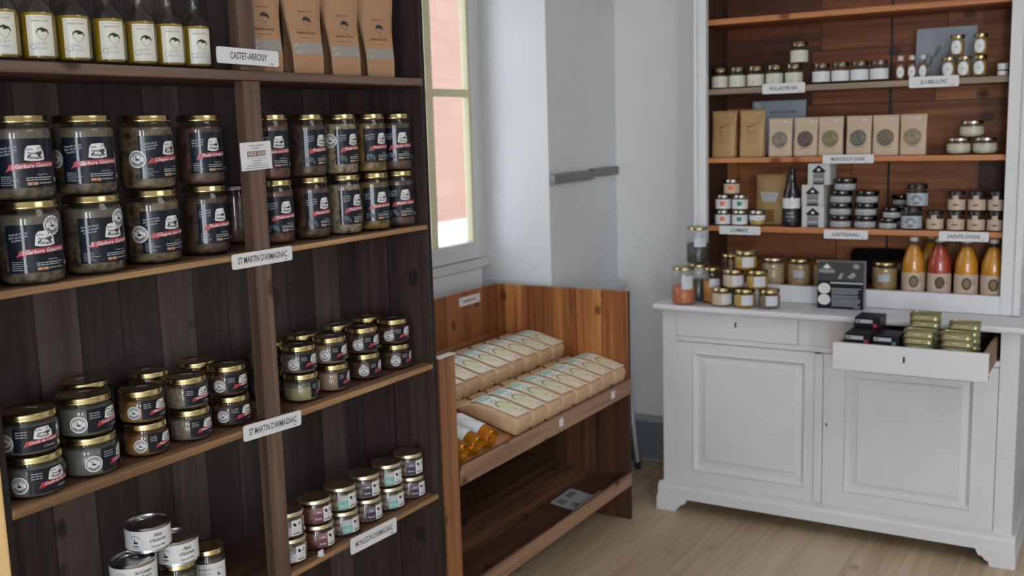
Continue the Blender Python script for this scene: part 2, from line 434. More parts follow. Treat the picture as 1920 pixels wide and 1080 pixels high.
def ferme_label(R_, W_, H, title, sub=None, duck=False, small=False):
    L = Lab(R_)
    L.rect(0, 0, W_, H, NAVY, 0)
    if not small:
        for i, t in enumerate(('Canards élevés', 'dans les Landes', 'en plein air')):
            L.text(t, .20*W_, H*(.80-.085*i)+.002*i, .045*H, LGREY, 2, .3, .12, .30*W_)
        ferme_logo(L, .60*W_, .70*H, .33*W_, .32*H)
        L.rect(.20*W_, .36*H, .99*W_, .47*H, REDP, 1, skew=.05*H, wave=.02*H)
        L.fan((.19*W_, .385*H), [(.14*W_, .33*H), (.30*W_, .35*H), (.30*W_, .42*H), (.20*W_, .44*H)], REDP, 1)
        L.text(title, .62*W_, .415*H, .085*H, WHITE, 3, .35, .05, .66*W_)
        if duck: L.fan((.22*W_, .14*H), [(.08*W_, .05*H), (.34*W_, .05*H), (.36*W_, .12*H), (.30*W_, .22*H), (.20*W_, .25*H), (.08*W_, .23*H)], P('dark_grey_blue', (.06, .075, .10), .4), 1)
        else: L.lines(.06*W_, .23*H, .28*W_, 5, .042*H, .011*H, LGREY, 1, .5)
        L.text('Origine France', .72*W_, .25*H, .03*H, LGREY, 2, 0, 0, .25*W_)
        L.lines(.44*W_, .19*H, .50*W_, 2, .045*H, .02*H, LGREY, 1, .85)
        L.rect(.45*W_, .05*H, .53*W_, .11*H, P('tan_print', (.50, .27, .16), .5), 1, n=1); L.rect(.54*W_, .05*H, .62*W_, .11*H, MATS['tan_print'], 1, n=1)
        L.lines(.64*W_, .075*H, .26*W_, 1, .04*H, .02*H, LGREY, 1)
    else:
        for i in range(3): L.lines(.06*W_, (.80-.10*i)*H, .26*W_, 1, .1*H, .03*H, LGREY, 1, .8)
        ferme_logo(L, .62*W_, .70*H, .42*W_, .46*H)
        L.rect(.26*W_, .27*H, .98*W_, .43*H, REDP, 1, skew=.05*H, wave=.02*H)
        L.fan((.25*W_, .30*H), [(.20*W_, .20*H), (.36*W_, .26*H), (.36*W_, .36*H), (.26*W_, .40*H)], REDP, 1)
        L.text(title, .64*W_, .335*H, .12*H, WHITE, 3, .35, .04, .62*W_)
        L.text(sub or '2 Cuisses', .74*W_, .12*H, .09*H, LGREY, 3, .3, .04, .42*W_)
    return L

def seal(parent, R_, z, ang, r=.0165):
    L = Lab(R_); L.disc(0, 0, r, r, WHITE, 0); L.disc(0, 0, r*.84, r*.84, BLACK, 1, inner=.90)
    L.arc(0, 0, r*.62, r*.14, 25, 155, GREYP, 1); L.arc(0, 0, r*.62, r*.14, 205, 335, BLACK, 1)
    L.disc(0, 0, r*.46, r*.46, GREYP, 1, inner=.92); bird(L, 0, -.05*r, r*.30, BLACK, 2)
    return L.build('sticker', parent, z=z, ang=ang, eps=.0010)

# ------------------------------------------------------------------ jar builders
def jar_glass_prof(r, h, lidh, shoulder=.12):
    n = r*.90
    return [(0, .001), (r*.80, .001), (r*.95, .004), (r, .012), (r, h-lidh-.020), (r*.985, h-lidh-.012), (n, h-lidh-.005), (n, h-.003)]
def make_lid(parent, r, h, lidh, mat, deep=.002, name='lid'):
    bm = bmesh.new()
    lathe(bm, [(r*.90, h-lidh), (r*.985, h-lidh), (r, h-lidh+.0015), (r, h-lidh+.004), (r*.985, h-lidh+.005), (r*.985, h-.0025), (r*.96, h-.0002), (r*.88, h), (r*.85, h-deep), (r*.6, h-deep*.5), (0, h-deep*.5)], 44)
    return mk(name, bm, mat, parent)
def make_jar(name, r, h, lidh, contents, lidmat=GOLD, cat='jar', fill=.97, layer=None, seg=44, glass=CLEAR):
    t = root(name, (0, 0, 0), cat=cat)
    bm = bmesh.new(); lathe(bm, jar_glass_prof(r, h, lidh), seg); mk('glass', bm, glass, t)
    bm = bmesh.new(); ri = r-.0022; zt = .005+(h-lidh-.012)*fill
    lathe(bm, [(0, .004), (ri*.80, .004), (ri*.95, .007), (ri, .014), (ri, zt-.004), (ri*.9, zt), (0, zt)], seg); mk('contents', bm, contents, t)
    if layer:
        bm = bmesh.new(); lathe(bm, [(ri+.0004, zt-layer[1]), (ri+.0006, zt-.004), (ri*.96, zt+.0006), (0, zt+.0008)], seg); mk('fat_layer', bm, layer[0], t)
    make_lid(t, r*.955, h, lidh, lidmat)
    return t

def sub_sticker(parent):   # little price sticker on a lid
    pass
# ================================================================== THE ROOM
def room():
    W = .82
    struct(boxes('floor', [(-.95, 5.7, -3.3, 4.95, -.06, 0)], W_FLOOR))
    struct(boxes('ceiling', [(-1.05, 5.7, -3.3, 4.95, 3.1, 3.2)], WALL))
    struct(boxes('wall_back', [(-1.05, 5.7, 4.82, 5.0, 0, 3.1)], P('warm_white_plaster', (.86, .855, .84), .75, bump=.25, bscale=18, var=.04, vscale=2)))
    struct(boxes('wall_right', [(5.6, 5.7, -3.3, 4.82, 0, 3.1)], WALL))
    struct(boxes('wall_front', [(-1.05, 2.5, -3.3, -3.15, 0, 3.1), (3.3, 4.35, -3.3, -3.15, 0, 3.1), (5.15, 5.6, -3.3, -3.15, 0, 3.1),
        (2.5, 3.3, -3.3, -3.15, 0, .45), (4.35, 5.15, -3.3, -3.15, 0, .45), (2.5, 3.3, -3.3, -3.15, 2.85, 3.1), (4.35, 5.15, -3.3, -3.15, 2.85, 3.1)], WALL))
    bm = bmesh.new()
    prism(bm, [(-.43, 4.11, 0), (-.43, 4.82, 0), (-.872, 4.82, 0), (-.872, 4.10, 0), (-.86, 4.10, 0), (-.86, 4.16, 0), (-.80, 4.16, 0)], (0, 0, 3.1))
    box(bm, -.872, -.43, -3.15, 2.60, 0, 3.1)
    box(bm, -.872, -.80, 2.60, 4.10, 0, 1.085); box(bm, -.872, -.80, 2.60, 4.10, 2.75, 3.1)
    box(bm, -.872, -.80, 2.60, 2.72, 1.085, 2.75)
    struct(mk('wall_left', bm, P('cool_white_plaster', (.75, .755, .76), .75, bump=.25, bscale=18, var=.05, vscale=2)))
    # baseboard of the back wall, grey under a white cap
    struct(boxes('baseboard_back', [(-.43, 5.6, 4.795, 4.82, .012, .215, 0), (-.43, 5.6, 4.79, 4.82, .215, .245, 1)], [PAINTG, P('pale_grey_paint', (.42, .43, .44), .5)]))
    struct(boxes('baseboard_left', [(-.43, -.405, 4.14, 4.79, .012, .215, 0), (-.43, -.40, 4.14, 4.79, .215, .245, 1)], [PAINTG, MATS['pale_grey_paint']]))
    struct(boxes('trim_1', [(-.43, -.385, 4.53, 4.79, .25, .915), (-.43, -.37, 4.52, 4.81, .915, .953)], PAINT, bevel=.002))
    struct(boxes('wall_shade_panel', [(1.56, 3.2, 4.785, 4.8195, .25, 1.12)], P('shaded_wall_grey', (.10, .105, .115), .5)))  # dark panel added in place of the grey wall in shade
    # side window: frame, two leaves with glazing bars
    cream = P('sunlit_bar_cream', (.70, .64, .42), .4, var=.06)  # golden sunlight on the glazing bars, put into their colour
    wf = struct(root('window_1', (-.80, 3.44, 1.085)))
    L = lambda y: y-3.44
    mk_ = lambda n, l, m, p=wf, bv=.003: boxes(n, [(a+.80-.80, b, L(c), L(d), e-1.085, f-1.085) for a, b, c, d, e, f in l], m, p, bevel=bv)
    greyw = P('window_frame_white', (.62, .63, .62), .4, var=.03)
    mk_('window_frame', [(-.06, -.005, 4.10, 4.158, 1.088, 2.75), (-.06, -.005, 2.722, 2.78, 1.088, 2.75), (-.06, -.005, 2.78, 4.10, 2.69, 2.75), (-.06, .012, 2.722, 4.158, 1.088, 1.13)], greyw)
    for y0, y1, bar in ((3.42, 4.10, 3.735), (2.78, 3.41, 3.09)):
        lf = mk_('window_leaf', [(-.045, .004, y0, y0+.045, 1.135, 2.69), (-.045, .004, y1-.05, y1, 1.135, 2.69), (-.045, .004, y0+.045, y1-.05, 1.135, 1.215), (-.045, .004, y0+.045, y1-.05, 2.63, 2.69)], greyw)
        boxes('glazing_bar', [(-.038, -.004, L(bar-.026), L(bar+.026), .13, 1.545), (-.038, -.005, L(y0+.045), L(y1-.05), .795, .832), (-.038, -.005, L(y0+.045), L(y1-.05), 1.29, 1.32),
            (-.040, -.002, L(y1-.062), L(y1-.048), .13, 1.545)], cream, lf, bevel=.004)
        boxes('pane', [(-.024, -.021, L(y0+.045), L(y1-.05), .13, 1.545)], GLASS('window_glass', (.97, .98, .98), .0, .9), lf)
    # front windows behind the camera
    for i, x in ((2, 2.5), (3, 4.35)):
        wi = struct(root('window_%d' % i, (x+.4, -3.2, .45)))
        boxes('window_frame', [(-.4, -.36, -.03, .03, 0, 2.4), (.36, .4, -.03, .03, 0, 2.4), (-.36, .36, -.03, .03, 0, .05), (-.36, .36, -.03, .03, 2.35, 2.4)], greyw, wi)
    # outside: yard and the house across
    struct(boxes('ground_outside', [(-16, -1.05, -14, 26, -.3, -.12)], P('pale_paving', (.80, .78, .74), .8, var=.08)))
    m, nt, b = newmat('salmon_blocks'); br = nt.nodes.new('ShaderNodeTexBrick'); tc = nt.nodes.new('ShaderNodeTexCoord'); mp = nt.nodes.new('ShaderNodeMapping')
    mp.inputs['Rotation'].default_value = (math.radians(90), 0, math.radians(90))
    cb = nt.nodes.new('ShaderNodeCombineXYZ'); sp = nt.nodes.new('ShaderNodeSeparateXYZ'); nt.links.new(tc.outputs['Object'], sp.inputs[0])
    nt.links.new(sp.outputs[1], cb.inputs[0]); nt.links.new(sp.outputs[2], cb.inputs[1]); nt.links.new(cb.outputs[0], br.inputs['Vector'])
    br.inputs['Scale'].default_value = 1; br.inputs['Brick Width'].default_value = .62; br.inputs['Row Height'].default_value = .27; br.inputs['Mortar Size'].default_value = .008
    br.inputs['Color1'].default_value = (.30, .180, .140, 1); br.inputs['Color2'].default_value = (.275, .155, .120, 1); br.inputs['Mortar'].default_value = (.25, .140, .110, 1)
    nt.links.new(br.outputs['Color'], b.inputs['Base Color']); b.inputs['Roughness'].default_value = .9
    h = root('neighbouring_house', (-6.5, 11, 0), label='salmon pink block house across the yard seen through the side window', cat='building')
    boxes('wall', [(-.3, 0, -11, 12, .47, 4.5)], m, h)
    bm = bmesh.new(); prism(bm, [(.25, -11.2, 4.42), (.25, -11.2, 4.50), (-4, -11.2, 6.0), (-4, -11.2, 5.9)], (0, 23.4, 0)); mk('roof', bm, P('roof_tiles', (.35, .16, .10), .8, var=.2), h)
    boxes('plinth', [(-.3, .03, -11, 12, -.12, .47)], P('white_render', (.85, .84, .80), .8), h)
    # grey rail and the switch
    rl = root('wall_rail', (-.43, 4.3, 1.50), label='short grey metal rail on the white wall right of the window', cat='rail')
    gm = P('grey_metal', (.24, .24, .25), .45, .3)
    boxes('sleeve', [(0.001, .03, -.19, .203, -.022, .024)], gm, rl, bevel=.008); boxes('bar', [(0.001, .022, .21, .505, -.012, .030)], gm, rl, bevel=.006)
    boxes('collar', [(0.001, .024, .203, .212, -.016, .028)], P('dark_grey_metal', (.06, .06, .065), .4), rl)
    sw = root('light_switch', (.135, 4.82, 1.53), label='small white light switch on the wall left of the dresser', cat='switch')
    boxes('plate', [(-.03, .03, -.010, 0, -.04, .04)], PAINT, sw, bevel=.003); boxes('rocker', [(-.014, .014, -.014, -.010, -.025, .025)], PAINT, sw, bevel=.001)
room()

# ================================================================== BIG SHELVING UNIT
ZS = {1: (1.866, 1.889), 2: (1.434, 1.449), 3: (.996, 1.015), 4: (.572, .588)}
def shelving():
    t = root('shelving_unit', (-.15, 1.86, 0), label='tall dark-stained wooden shelving unit filled with preserve jars', cat='shelf')
    O = (.15, -1.86, 0)
    def B(name, lst, mats, bevel=.0025): return boxes(name, lst, mats, t, bevel=bevel, loc=O)
    B('back_panel', [(-.302, -.29, 1.105, 2.58, .05, 2.55)], W_BACK, 0)
    B('side_panel', [(-.302, 0, 2.566, 2.584, 0, 2.55)], W_SIDE)
    B('side_panel', [(-.302, 0, 1.117, 1.135, 0, 2.55)], W_SIDE)
    B('post', [(-.03, .012, 1.04, 1.115, 0, 2.55)], W_PINE, .006)
    B('middle_post', [(-.032, .0, 1.834, 1.889, 0, 1.8655)], W_POST, .002); B('middle_post', [(-.032, .0, 1.830, 1.884, 1.8895, 2.36)], W_POST, .002)
    for k in (1, 2, 3, 4):
        z0, z1 = ZS[k]
        B('shelf', [(-.289, -.0325, 1.136, 2.565, z0, z1)], W_SHELF, 0)
        for a, b in ([(1.136, 2.565)] if k == 1 else [(1.136, 1.8335), (1.8895, 2.565)]): B('shelf_edge', [(-.0323, .001 if k > 1 else .006, a, b, z0, z1)], W_EDGE if k > 1 else W_EDGE1, .004)
    B('shelf', [(-.289, -.033, 1.136, 2.565, .06, .08)], W_SHELF); B('shelf', [(-.289, -.033, 1.136, 2.565, 2.34, 2.36)], W_SHELF)
    B('plinth', [(-.055, -.033, 1.136, 2.565, 0, .06)], W_SIDE, 0)
shelving()

# ================================================================== LOW BIN WITH SLOPING SHELVES
SL = .27
def sloz(x): return .622-SL*x           # surface of the sloping upper shelf
def bin_():
    t = root('display_bin', (-.33, 3.36, 0), label='low stained wooden display bin with sloping shelves under the window', cat='display stand')
    O = (.33, -3.36, 0)
    def B(name, lst, mats, bevel=.0025): return boxes(name, lst, mats, t, bevel=bevel, loc=O)
    B('back_panel', [(-.685, -.67, 2.62, 4.03, .03, 1.027)], W_BINY)
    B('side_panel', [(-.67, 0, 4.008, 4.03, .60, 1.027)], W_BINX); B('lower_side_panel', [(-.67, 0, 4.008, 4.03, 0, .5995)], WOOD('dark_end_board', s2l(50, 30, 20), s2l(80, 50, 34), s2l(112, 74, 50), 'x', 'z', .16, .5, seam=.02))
    bm = bmesh.new(); prism(bm, [(-.67, 2.62, 0), (-.023, 2.62, 0), (-.023, 2.62, .82), (-.30, 2.62, .98), (-.67, 2.62, 1.02)], (0, .022, 0))
    mk('side_panel', bm, W_BINX, t, O, bevel=.002)
    B('front_post', [(-.022, 0.0, 2.60, 2.686, 0, 1.018)], WOOD('stained_front_post', s2l(66, 42, 30), s2l(112, 72, 46), s2l(160, 108, 66), 'x', 'z', .4, .5, seam=0), .003)
    B('front_post_tip', [(-.024, 0.002, 2.598, 2.688, 1.0185, 1.024)], P('lit_tip_white', (.66, .60, .52), .7, var=.1), .001)  # pale tip paints in the window light shining on the post end
    bm = bmesh.new(); prism(bm, [(-.669, 2.645, sloz(-.669)), (-.012, 2.645, sloz(-.012)), (-.012, 2.645, sloz(-.012)-.018), (-.669, 2.645, sloz(-.669)-.018)], (0, 1.362, 0))
    mk('sloping_shelf', bm, WOOD('bin_shelf_wood', s2l(110, 66, 36), s2l(156, 104, 64), s2l(190, 140, 94), 'x', 'y', .16, .5, seam=.015), t, O)
    B('front_board', [(-.0115, .002, 2.690, 4.030, .572, .640)], W_BINF)
    bm = bmesh.new(); zt = lambda x: .165-.15*x
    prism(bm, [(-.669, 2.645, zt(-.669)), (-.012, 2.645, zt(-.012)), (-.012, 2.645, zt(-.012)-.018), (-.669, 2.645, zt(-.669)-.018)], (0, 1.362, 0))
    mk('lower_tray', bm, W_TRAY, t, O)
    B('front_board', [(-.0115, .002, 2.690, 4.030, .155, .216)], W_BINF)
    for y in (3.383, 3.842):
        L = Lab(); L.rect(-.017, -.016, .017, .016, WHITE, 0)
        L.build('price_tag', t, z=.610, x=.003+.33, y=y-3.36)
    # folded leaflet on the lower tray
    lt = root('leaflet', (-.090, 3.67, zt(-.090)+.004), label='folded grey and white paper leaflet lying on the empty lower tray', cat='leaflet', rot=(0, .149, .02))
    bm = bmesh.new(); box(bm, -.075, .055, -.095, .095, 0.001, .004); mk('sheet', bm, P('grey_leaflet', (.40, .42, .44), .5), lt)
    bm = bmesh.new()
    loft(bm, [[(.052+.012*math.cos(a), -.095+y, .012+.011*math.sin(a)) for a in [2*PI*i/12 for i in range(12)]] for y in (0, .22)])
    mk('rolled_edge', bm, P('leaflet_roll', (.50, .47, .45), .5), lt)
    L = Lab(); L.rect(-.08, -.06, -.03, -.02, GREYP, 0); L.rect(.0, -.06, .07, -.03, GREYP, 0); L.rect(-.06, .0, -.02, .03, GREYP, 0); L.lines(-.08, .035, .16, 2, .01, .003, BLACK, 0)
    L.build('print', lt, z=.0041, flat='top')
    return t
bin_()

# ================================================================== SIGNS
def sign(name, w_, h, lines, loc, label, flat='yz', group='place name signs on the shelves', small=True, rot=(0, 0, 0), cat='sign', th=.003):
    t = root(name, loc, label=label, cat=cat, group=group, rot=rot)
    bm = bmesh.new(); r = min(.006, h*.15); pts = []
    for cx_, cz_, a0 in ((w_/2-r, h/2-r, 0), (-w_/2+r, h/2-r, 90), (-w_/2+r, -h/2+r, 180), (w_/2-r, -h/2+r, 270)):
        for k in range(5):
            a = math.radians(a0+22.5*k); pts.append((cx_+r*math.cos(a), cz_+r*math.sin(a)))
    if flat == 'yz': prism(bm, [(0, u, v) for u, v in pts], (th, 0, 0))
    else: prism(bm, [(u, 0, v) for u, v in pts], (0, -th, 0))
    mk('plate', bm, WHITE, t)
    L = Lab()
    for (s, u, v, hh, mw) in lines: L.text(s, u, v, hh, P('dark_grey_ink', (.05, .05, .055), .5), 0, maxw=mw)
    if small: L.text('GERS', w_*.38, -h*.40, h*.10, MATS['dark_grey_ink'], 0, maxw=w_*.09)
    if L.V: L.build('lettering', t, flat=flat, x=th if flat == 'yz' else 0, y=0 if flat == 'yz' else -th, eps=.0003)
    return t
sign('shelf_sign', .203, .038, [('CASTET-ARROUY', 0, -.007, .0165, .122)], (.008, 1.847, 1.921), 'white sign reading CASTET-ARROUY at the top shelf edge', rot=(-.015, 0, 0))
sign('shelf_sign', .207, .037, [("ST MARTIN D'ARMAGNAC", 0, -.007, .0165, .170)], (.004, 1.855, 1.433), "white sign reading ST MARTIN D'ARMAGNAC between the tall jar shelves", rot=(.0, 0, 0))
sign('shelf_sign', .205, .040, [("ST MARTIN D'ARMAGNAC", 0, -.007, .0165, .170)], (.004, 1.852, 1.002), "white sign reading ST MARTIN D'ARMAGNAC beside the low terrine jars", rot=(-.045, 0, 0))
sign('shelf_sign', .211, .047, [("MONLEZUN D'ARMAGNAC", 0, -.007, .0165, .170)], (.004, 2.229, .571), "white sign reading MONLEZUN D'ARMAGNAC under the small striped-label jars", rot=(-.03, 0, 0))
def producer_card():
    t = root('producer_card', (.003, 1.857, 1.684), label='small white printed producer card pinned to the middle post of the shelving', cat='card', rot=(.03, 0, 0))
    bm = bmesh.new(); box(bm, 0, .0015, -.052, .052, -.034, .034); mk('card', bm, WHITE, t)
    L = Lab(); L.text('Conserves artisanales', 0, .024, .004, GREYP, 1, maxw=.062); L.text('de la ferme', 0, .017, .004, GREYP, 1, maxw=.04)
    L.rect(-.031, -.001, .031, .012, P('brick_red_print', (.30, .12, .10), .5), 0)
    for i in range(6): L.rect(-.028+i*.0098, .001, -.021+i*.0098, .010, LGREY, 1)
    L.rect(-.002, .001, .003, .010, REDP, 2)
    L.rect(-.035, -.006, .035, -.0052, GREYP, 0)
    for v, w_ in ((-.012, .028), (-.018, .034), (-.024, .072), (-.030, .080)): L.lines(-w_/2, v, w_, 1, .01, .0018, GREYP, 0)
    L.build('lettering', t, x=.0015)
producer_card()

# ================================================================== SHELF 2: TALL JARS
JARH = .168; LH = .0155
F_GARB = CHUNK('garbure', s2l(48, 44, 36), s2l(84, 76, 62), s2l(124, 108, 84), 30)
F_CHAP = CHUNK('chapon', s2l(58, 48, 38), s2l(96, 82, 62), s2l(140, 120, 90), 26)
F_DUCK = CHUNK('duck_stew', s2l(46, 32, 28), s2l(76, 52, 44), s2l(108, 78, 62), 24)
F_RED = CHUNK('red_stew', s2l(58, 24, 20), s2l(94, 44, 34), s2l(128, 74, 56), 30)
F_BEAN = CHUNK('bean_stew', s2l(92, 78, 60), s2l(150, 132, 106), s2l(176, 160, 130), 42)
F_CURRY = CHUNK('yellow_stew', s2l(70, 58, 30), s2l(118, 96, 48), s2l(150, 122, 66), 34)
F_FAT = P('pale_fat', s2l(88, 82, 68), .4, var=.2, vscale=30)
def tall_jar(nm, r, food, title, duck, sealpos, layer=None):
    t = make_jar(nm, r, JARH, LH, food, layer=layer)
    big = r > .055; W_ = .122 if big else .092
    L = ferme_label(r, W_, .096, title, duck=duck); L.build('label', t, z=.026 if big else .030)
    if sealpos: seal(t, r, sealpos[1], sealpos[0]/r, .0195)
    L = Lab(r); L.rect(0, 0, .006, .009, WHITE, 0); L.build('price_sticker', t, z=.035, ang=(W_+.004)/r)
    return done(t)
def ang_left(r, off, w_):      # turn so the label's left edge sits off/w of the radius left of centre
    return math.degrees(math.asin(max(-1, min(1, off/w_))))
ROW = ['leftmost', 'second', 'third', 'fourth', 'fifth', 'sixth']
C = [(-.061, 1.271, .0625, 'garb', (-38, 58), (-35, 54)), (-.068, 1.428, .0625, 'garb2', (-25, 54), (-35, 53)), (-.089, 1.605, .0610, 'chap', (-22, 52), (-14, 53)), (-.092, 1.770, .0550, 'duck', (-15, 42), (-19, 45))]
protos = {}
def tj(key, r):
    k = (key,)
    if k not in protos:
        a = dict(garb=(F_GARB, 'Garbure Gasconne', False, (.092, .118), (F_FAT, .03)), garbb=(F_GARB, 'Garbure Gasconne', False, (-.019, .078), (F_FAT, .03)), chap=(F_CHAP, 'Chapon aux cèpes', False, (-.004, .070), None), duck=(F_DUCK, 'Poulet armagnac', False, None, None),
                 p1=(F_RED, 'Poulet aux olives', True, None, None), p2=(F_DUCK, 'Poulet Basque', True, None, None), p3=(F_BEAN, 'Poulet Saint-Jean', True, (-.014, .095), None), p4=(F_CURRY, 'Poulet au curry', True, None, None), p5=(F_DUCK, 'Poulet Coco', True, None, None), p3b=(F_BEAN, 'Poulet Saint-Jean', True, None, None))[key]
        protos[k] = tall_jar('tall_preserve_jar', r, *a)
    return protos[k]
what = dict(garb='Garbure Gasconne jar', garb2='Garbure Gasconne jar', chap='Chapon jar', duck='Poulet jar')
for i, (x, y, r, key, lo, hi) in enumerate(C):
    kl = dict(garb='garb', garb2='garb', chap='chap', duck='duck')[key]; kh = dict(garb='garbb', garb2='garbb', chap='chap', duck='duck')[key]
    dsc = ['Garbure Gasconne', 'Garbure Gasconne', 'Chapon', 'brown Poulet'][i]
    place(tj(kl, r), (x, y, ZS[2][1]+.0005), face(x, y, ang_left(r, *lo)), 'tall %s jar, bottom of the %s big stack in the left bay' % (dsc, ROW[i]), 'tall jars in the left bay')
    place(tj(kh, r), (x-.002, y-.004*(i < 2), ZS[2][1]+JARH+.0012), face(x, y, ang_left(r, *hi)), 'tall %s jar, top of the %s big stack in the left bay' % (dsc, ROW[i]), 'tall jars in the left bay')
D = [(-.084, 2.002, 'p1', 'p1', -30, -38), (-.080, 2.138, 'p2', 'p2', -20, -14), (-.069, 2.262, 'p3b', 'p3', -16, -16), (-.063, 2.385, 'p4', 'p4', -32, -18), (-.056, 2.499, 'p5', 'p5', -40, -38)]
col = ['reddish', 'dark red', 'pale bean', 'yellowish', 'brown']
for i, (x, y, a, b, o1, o2) in enumerate(D):
    r = .0485
    place(tj(a, r), (x, y, ZS[2][1]+.0005), face(x, y, o1), 'slim %s Poulet jar, bottom of the %s stack in the right bay' % (col[i], ROW[i]), 'tall jars in the right bay')
    place(tj(b, r), (x-.001, y-.003, ZS[2][1]+JARH+.0012), face(x, y, o2), 'slim %s Poulet jar, top of the %s stack in the right bay' % (col[i], ROW[i]), 'tall jars in the right bay')
# a dark jar in the back corner behind the post
tb = make_jar('preserve_jar', .05, .155, .012, F_DUCK, P('dull_metal_lid', (.25, .25, .25), .4, 1.0)); done(tb)
place(tb, (-.205, 1.975, ZS[2][1]+.0005), 0, 'dark unlabelled jar with a dull lid, half hidden at the back beside the middle post')

# ================================================================== SHELF 3: LOW TERRINE JARS
F_CONF = P('confit_fat', s2l(94, 96, 88), .4, var=.22, vscale=26, coat=.3)
F_PATE = CHUNK('pate', s2l(96, 64, 30), s2l(140, 98, 46), s2l(168, 124, 66), 20)
F_RILL = CHUNK('rillettes', s2l(96, 84, 70), s2l(130, 118, 100), s2l(150, 138, 118), 60)
F_CHOC = CHUNK('dark_terrine', s2l(60, 40, 30), s2l(92, 62, 48), s2l(116, 84, 66), 50)
F_FOIE = P('foie_gras', s2l(146, 136, 100), .4, var=.08, vscale=50, coat=.3)
F_PINK = P('pink_terrine', s2l(136, 112, 90), .4, var=.12, vscale=60, coat=.3)
def low_jar(r, h, food, title, sub, sealed=True, lab_at=0.0, layer=None):
    t = make_jar('terrine_jar', r, h, .0150, food, layer=layer)
    H = min(.052, h-.034); W_ = r*1.55
    ferme_label(r, W_, H, title, sub, small=True).build('label', t, z=.012, ang=lab_at)
    if sealed: seal(t, r, .012+H*.40, lab_at-.017/r, H*.345)
    L = Lab(r); L.rect(0, 0, .005, .009, WHITE, 0); L.build('barcode_sticker', t, z=.046, ang=lab_at+(W_)/r-.02, eps=.0014)
    L = Lab(); L.rect(-.012, -.004, .012, .004, LGREY, 0); L.build('lid_sticker', t, z=h-.001, flat='top', x=-r*.25, y=r*.1, eps=.0002)
    return done(t)
H1, H2 = .0885, .0775
pj = dict(conf=low_jar(.060, H1, F_CONF, 'Confit de Canard', '2 Cuisses'), pate=low_jar(.0505, H2, F_PATE, 'Pâté pur Canard', 'au Foie Gras'),
          rill=low_jar(.0505, H2, F_RILL, 'Rillettes de Canard', None, False), choc=low_jar(.0485, H2, F_CHOC, 'Rillettes', 'au Piment'),
          foie=low_jar(.0480, H2, F_FOIE, 'Rillettes', 'de Poulet', False, layer=(F_FAT, .012)), foies=low_jar(.0480, H2, F_RILL, 'Rillettes', 'de Poulet', layer=(F_FAT, .012)),
          pink=low_jar(.0480, H2, F_PINK, 'Rillettes', 'de Porc', False), pinks=low_jar(.0480, H2, F_PINK, 'Rillettes', 'de Porc'))
z3 = ZS[3][1]+.0005
E = [(-.064, 1.231, 'conf', 'conf', H1, -12, -28, 'greyish Confit de Canard'), (-.072, 1.372, 'conf', 'conf', H1, 22, 4, 'greyish Confit de Canard'), (-.072, 1.522, 'pate', 'pate', H2, 5, 0, 'golden Pâté'),
     (-.071, 1.652, 'rill', 'rill', H2, 0, -4, 'grey Rillettes'), (-.073, 1.788, 'choc', 'choc', H2, -4, -4, 'dark brown Rillettes')]
for i, (x, y, a, b, h, o1, o2, d) in enumerate(E):
    place(pj[a], (x, y, z3), face(x, y, o1), 'low %s jar, bottom of the %s short stack, left bay' % (d, ROW[i]), 'terrine jars in the left bay')
    place(pj[b], (x-.001, y-.004, z3+h+.0008), face(x, y, o2), 'low %s jar, top of the %s short stack, left bay' % (d, ROW[i]), 'terrine jars in the left bay')
for (x, y, k, d) in ((-.185, 1.452, 'conf', 'jar behind the gap of the second and third stacks'), (-.205, 1.652, 'pate', 'jar behind the grey Rillettes stack'), (-.182, 1.782, 'pate', 'jar behind the dark brown Rillettes stack')):
    for lv in (0, 1):
        place(pj[k], (x, y, z3+lv*((H1 if k == 'conf' else H2)+.0008)), face(x, y, 40), '%s low %s, left bay' % (('lower', 'upper')[lv], d), 'terrine jars in the left bay')
Fj = [(-.072, 2.046, 'foie', 'foies', 32, 4, 'cream-coloured'), (-.070, 2.172, 'pink', 'pinks', 18, 4, 'pinkish beige'), (-.076, 2.322, 'choc', 'choc', 18, 6, 'brown'), (-.073, 2.468, 'choc', 'choc', 22, 4, 'dark')]
for i, (x, y, a, b, o1, o2, d) in enumerate(Fj):
    place(pj[a], (x, y, z3), face(x, y, o1), 'low %s Rillettes jar, bottom of the %s short stack, right bay' % (d, ROW[i]), 'terrine jars in the right bay')
    place(pj[b], (x-.001, y-.004, z3+H2+.0008), face(x, y, o2), 'low %s Rillettes jar, top of the %s short stack, right bay' % (d, ROW[i]), 'terrine jars in the right bay')
for (x, y, n, d) in ((-.180, 2.03, 2, 'cream-coloured stack'), (-.174, 2.166, 2, 'pinkish beige stack'), (-.175, 2.322, 2, 'brown stack'), (-.174, 2.462, 2, 'dark stack')):
    for lv in range(n):
        place(pj['foies'], (x, y, z3+lv*(H2+.0008)), face(x, y, 20), '%s low jar behind the %s, right bay' % ('upper' if lv else 'lower', d), 'terrine jars in the right bay')

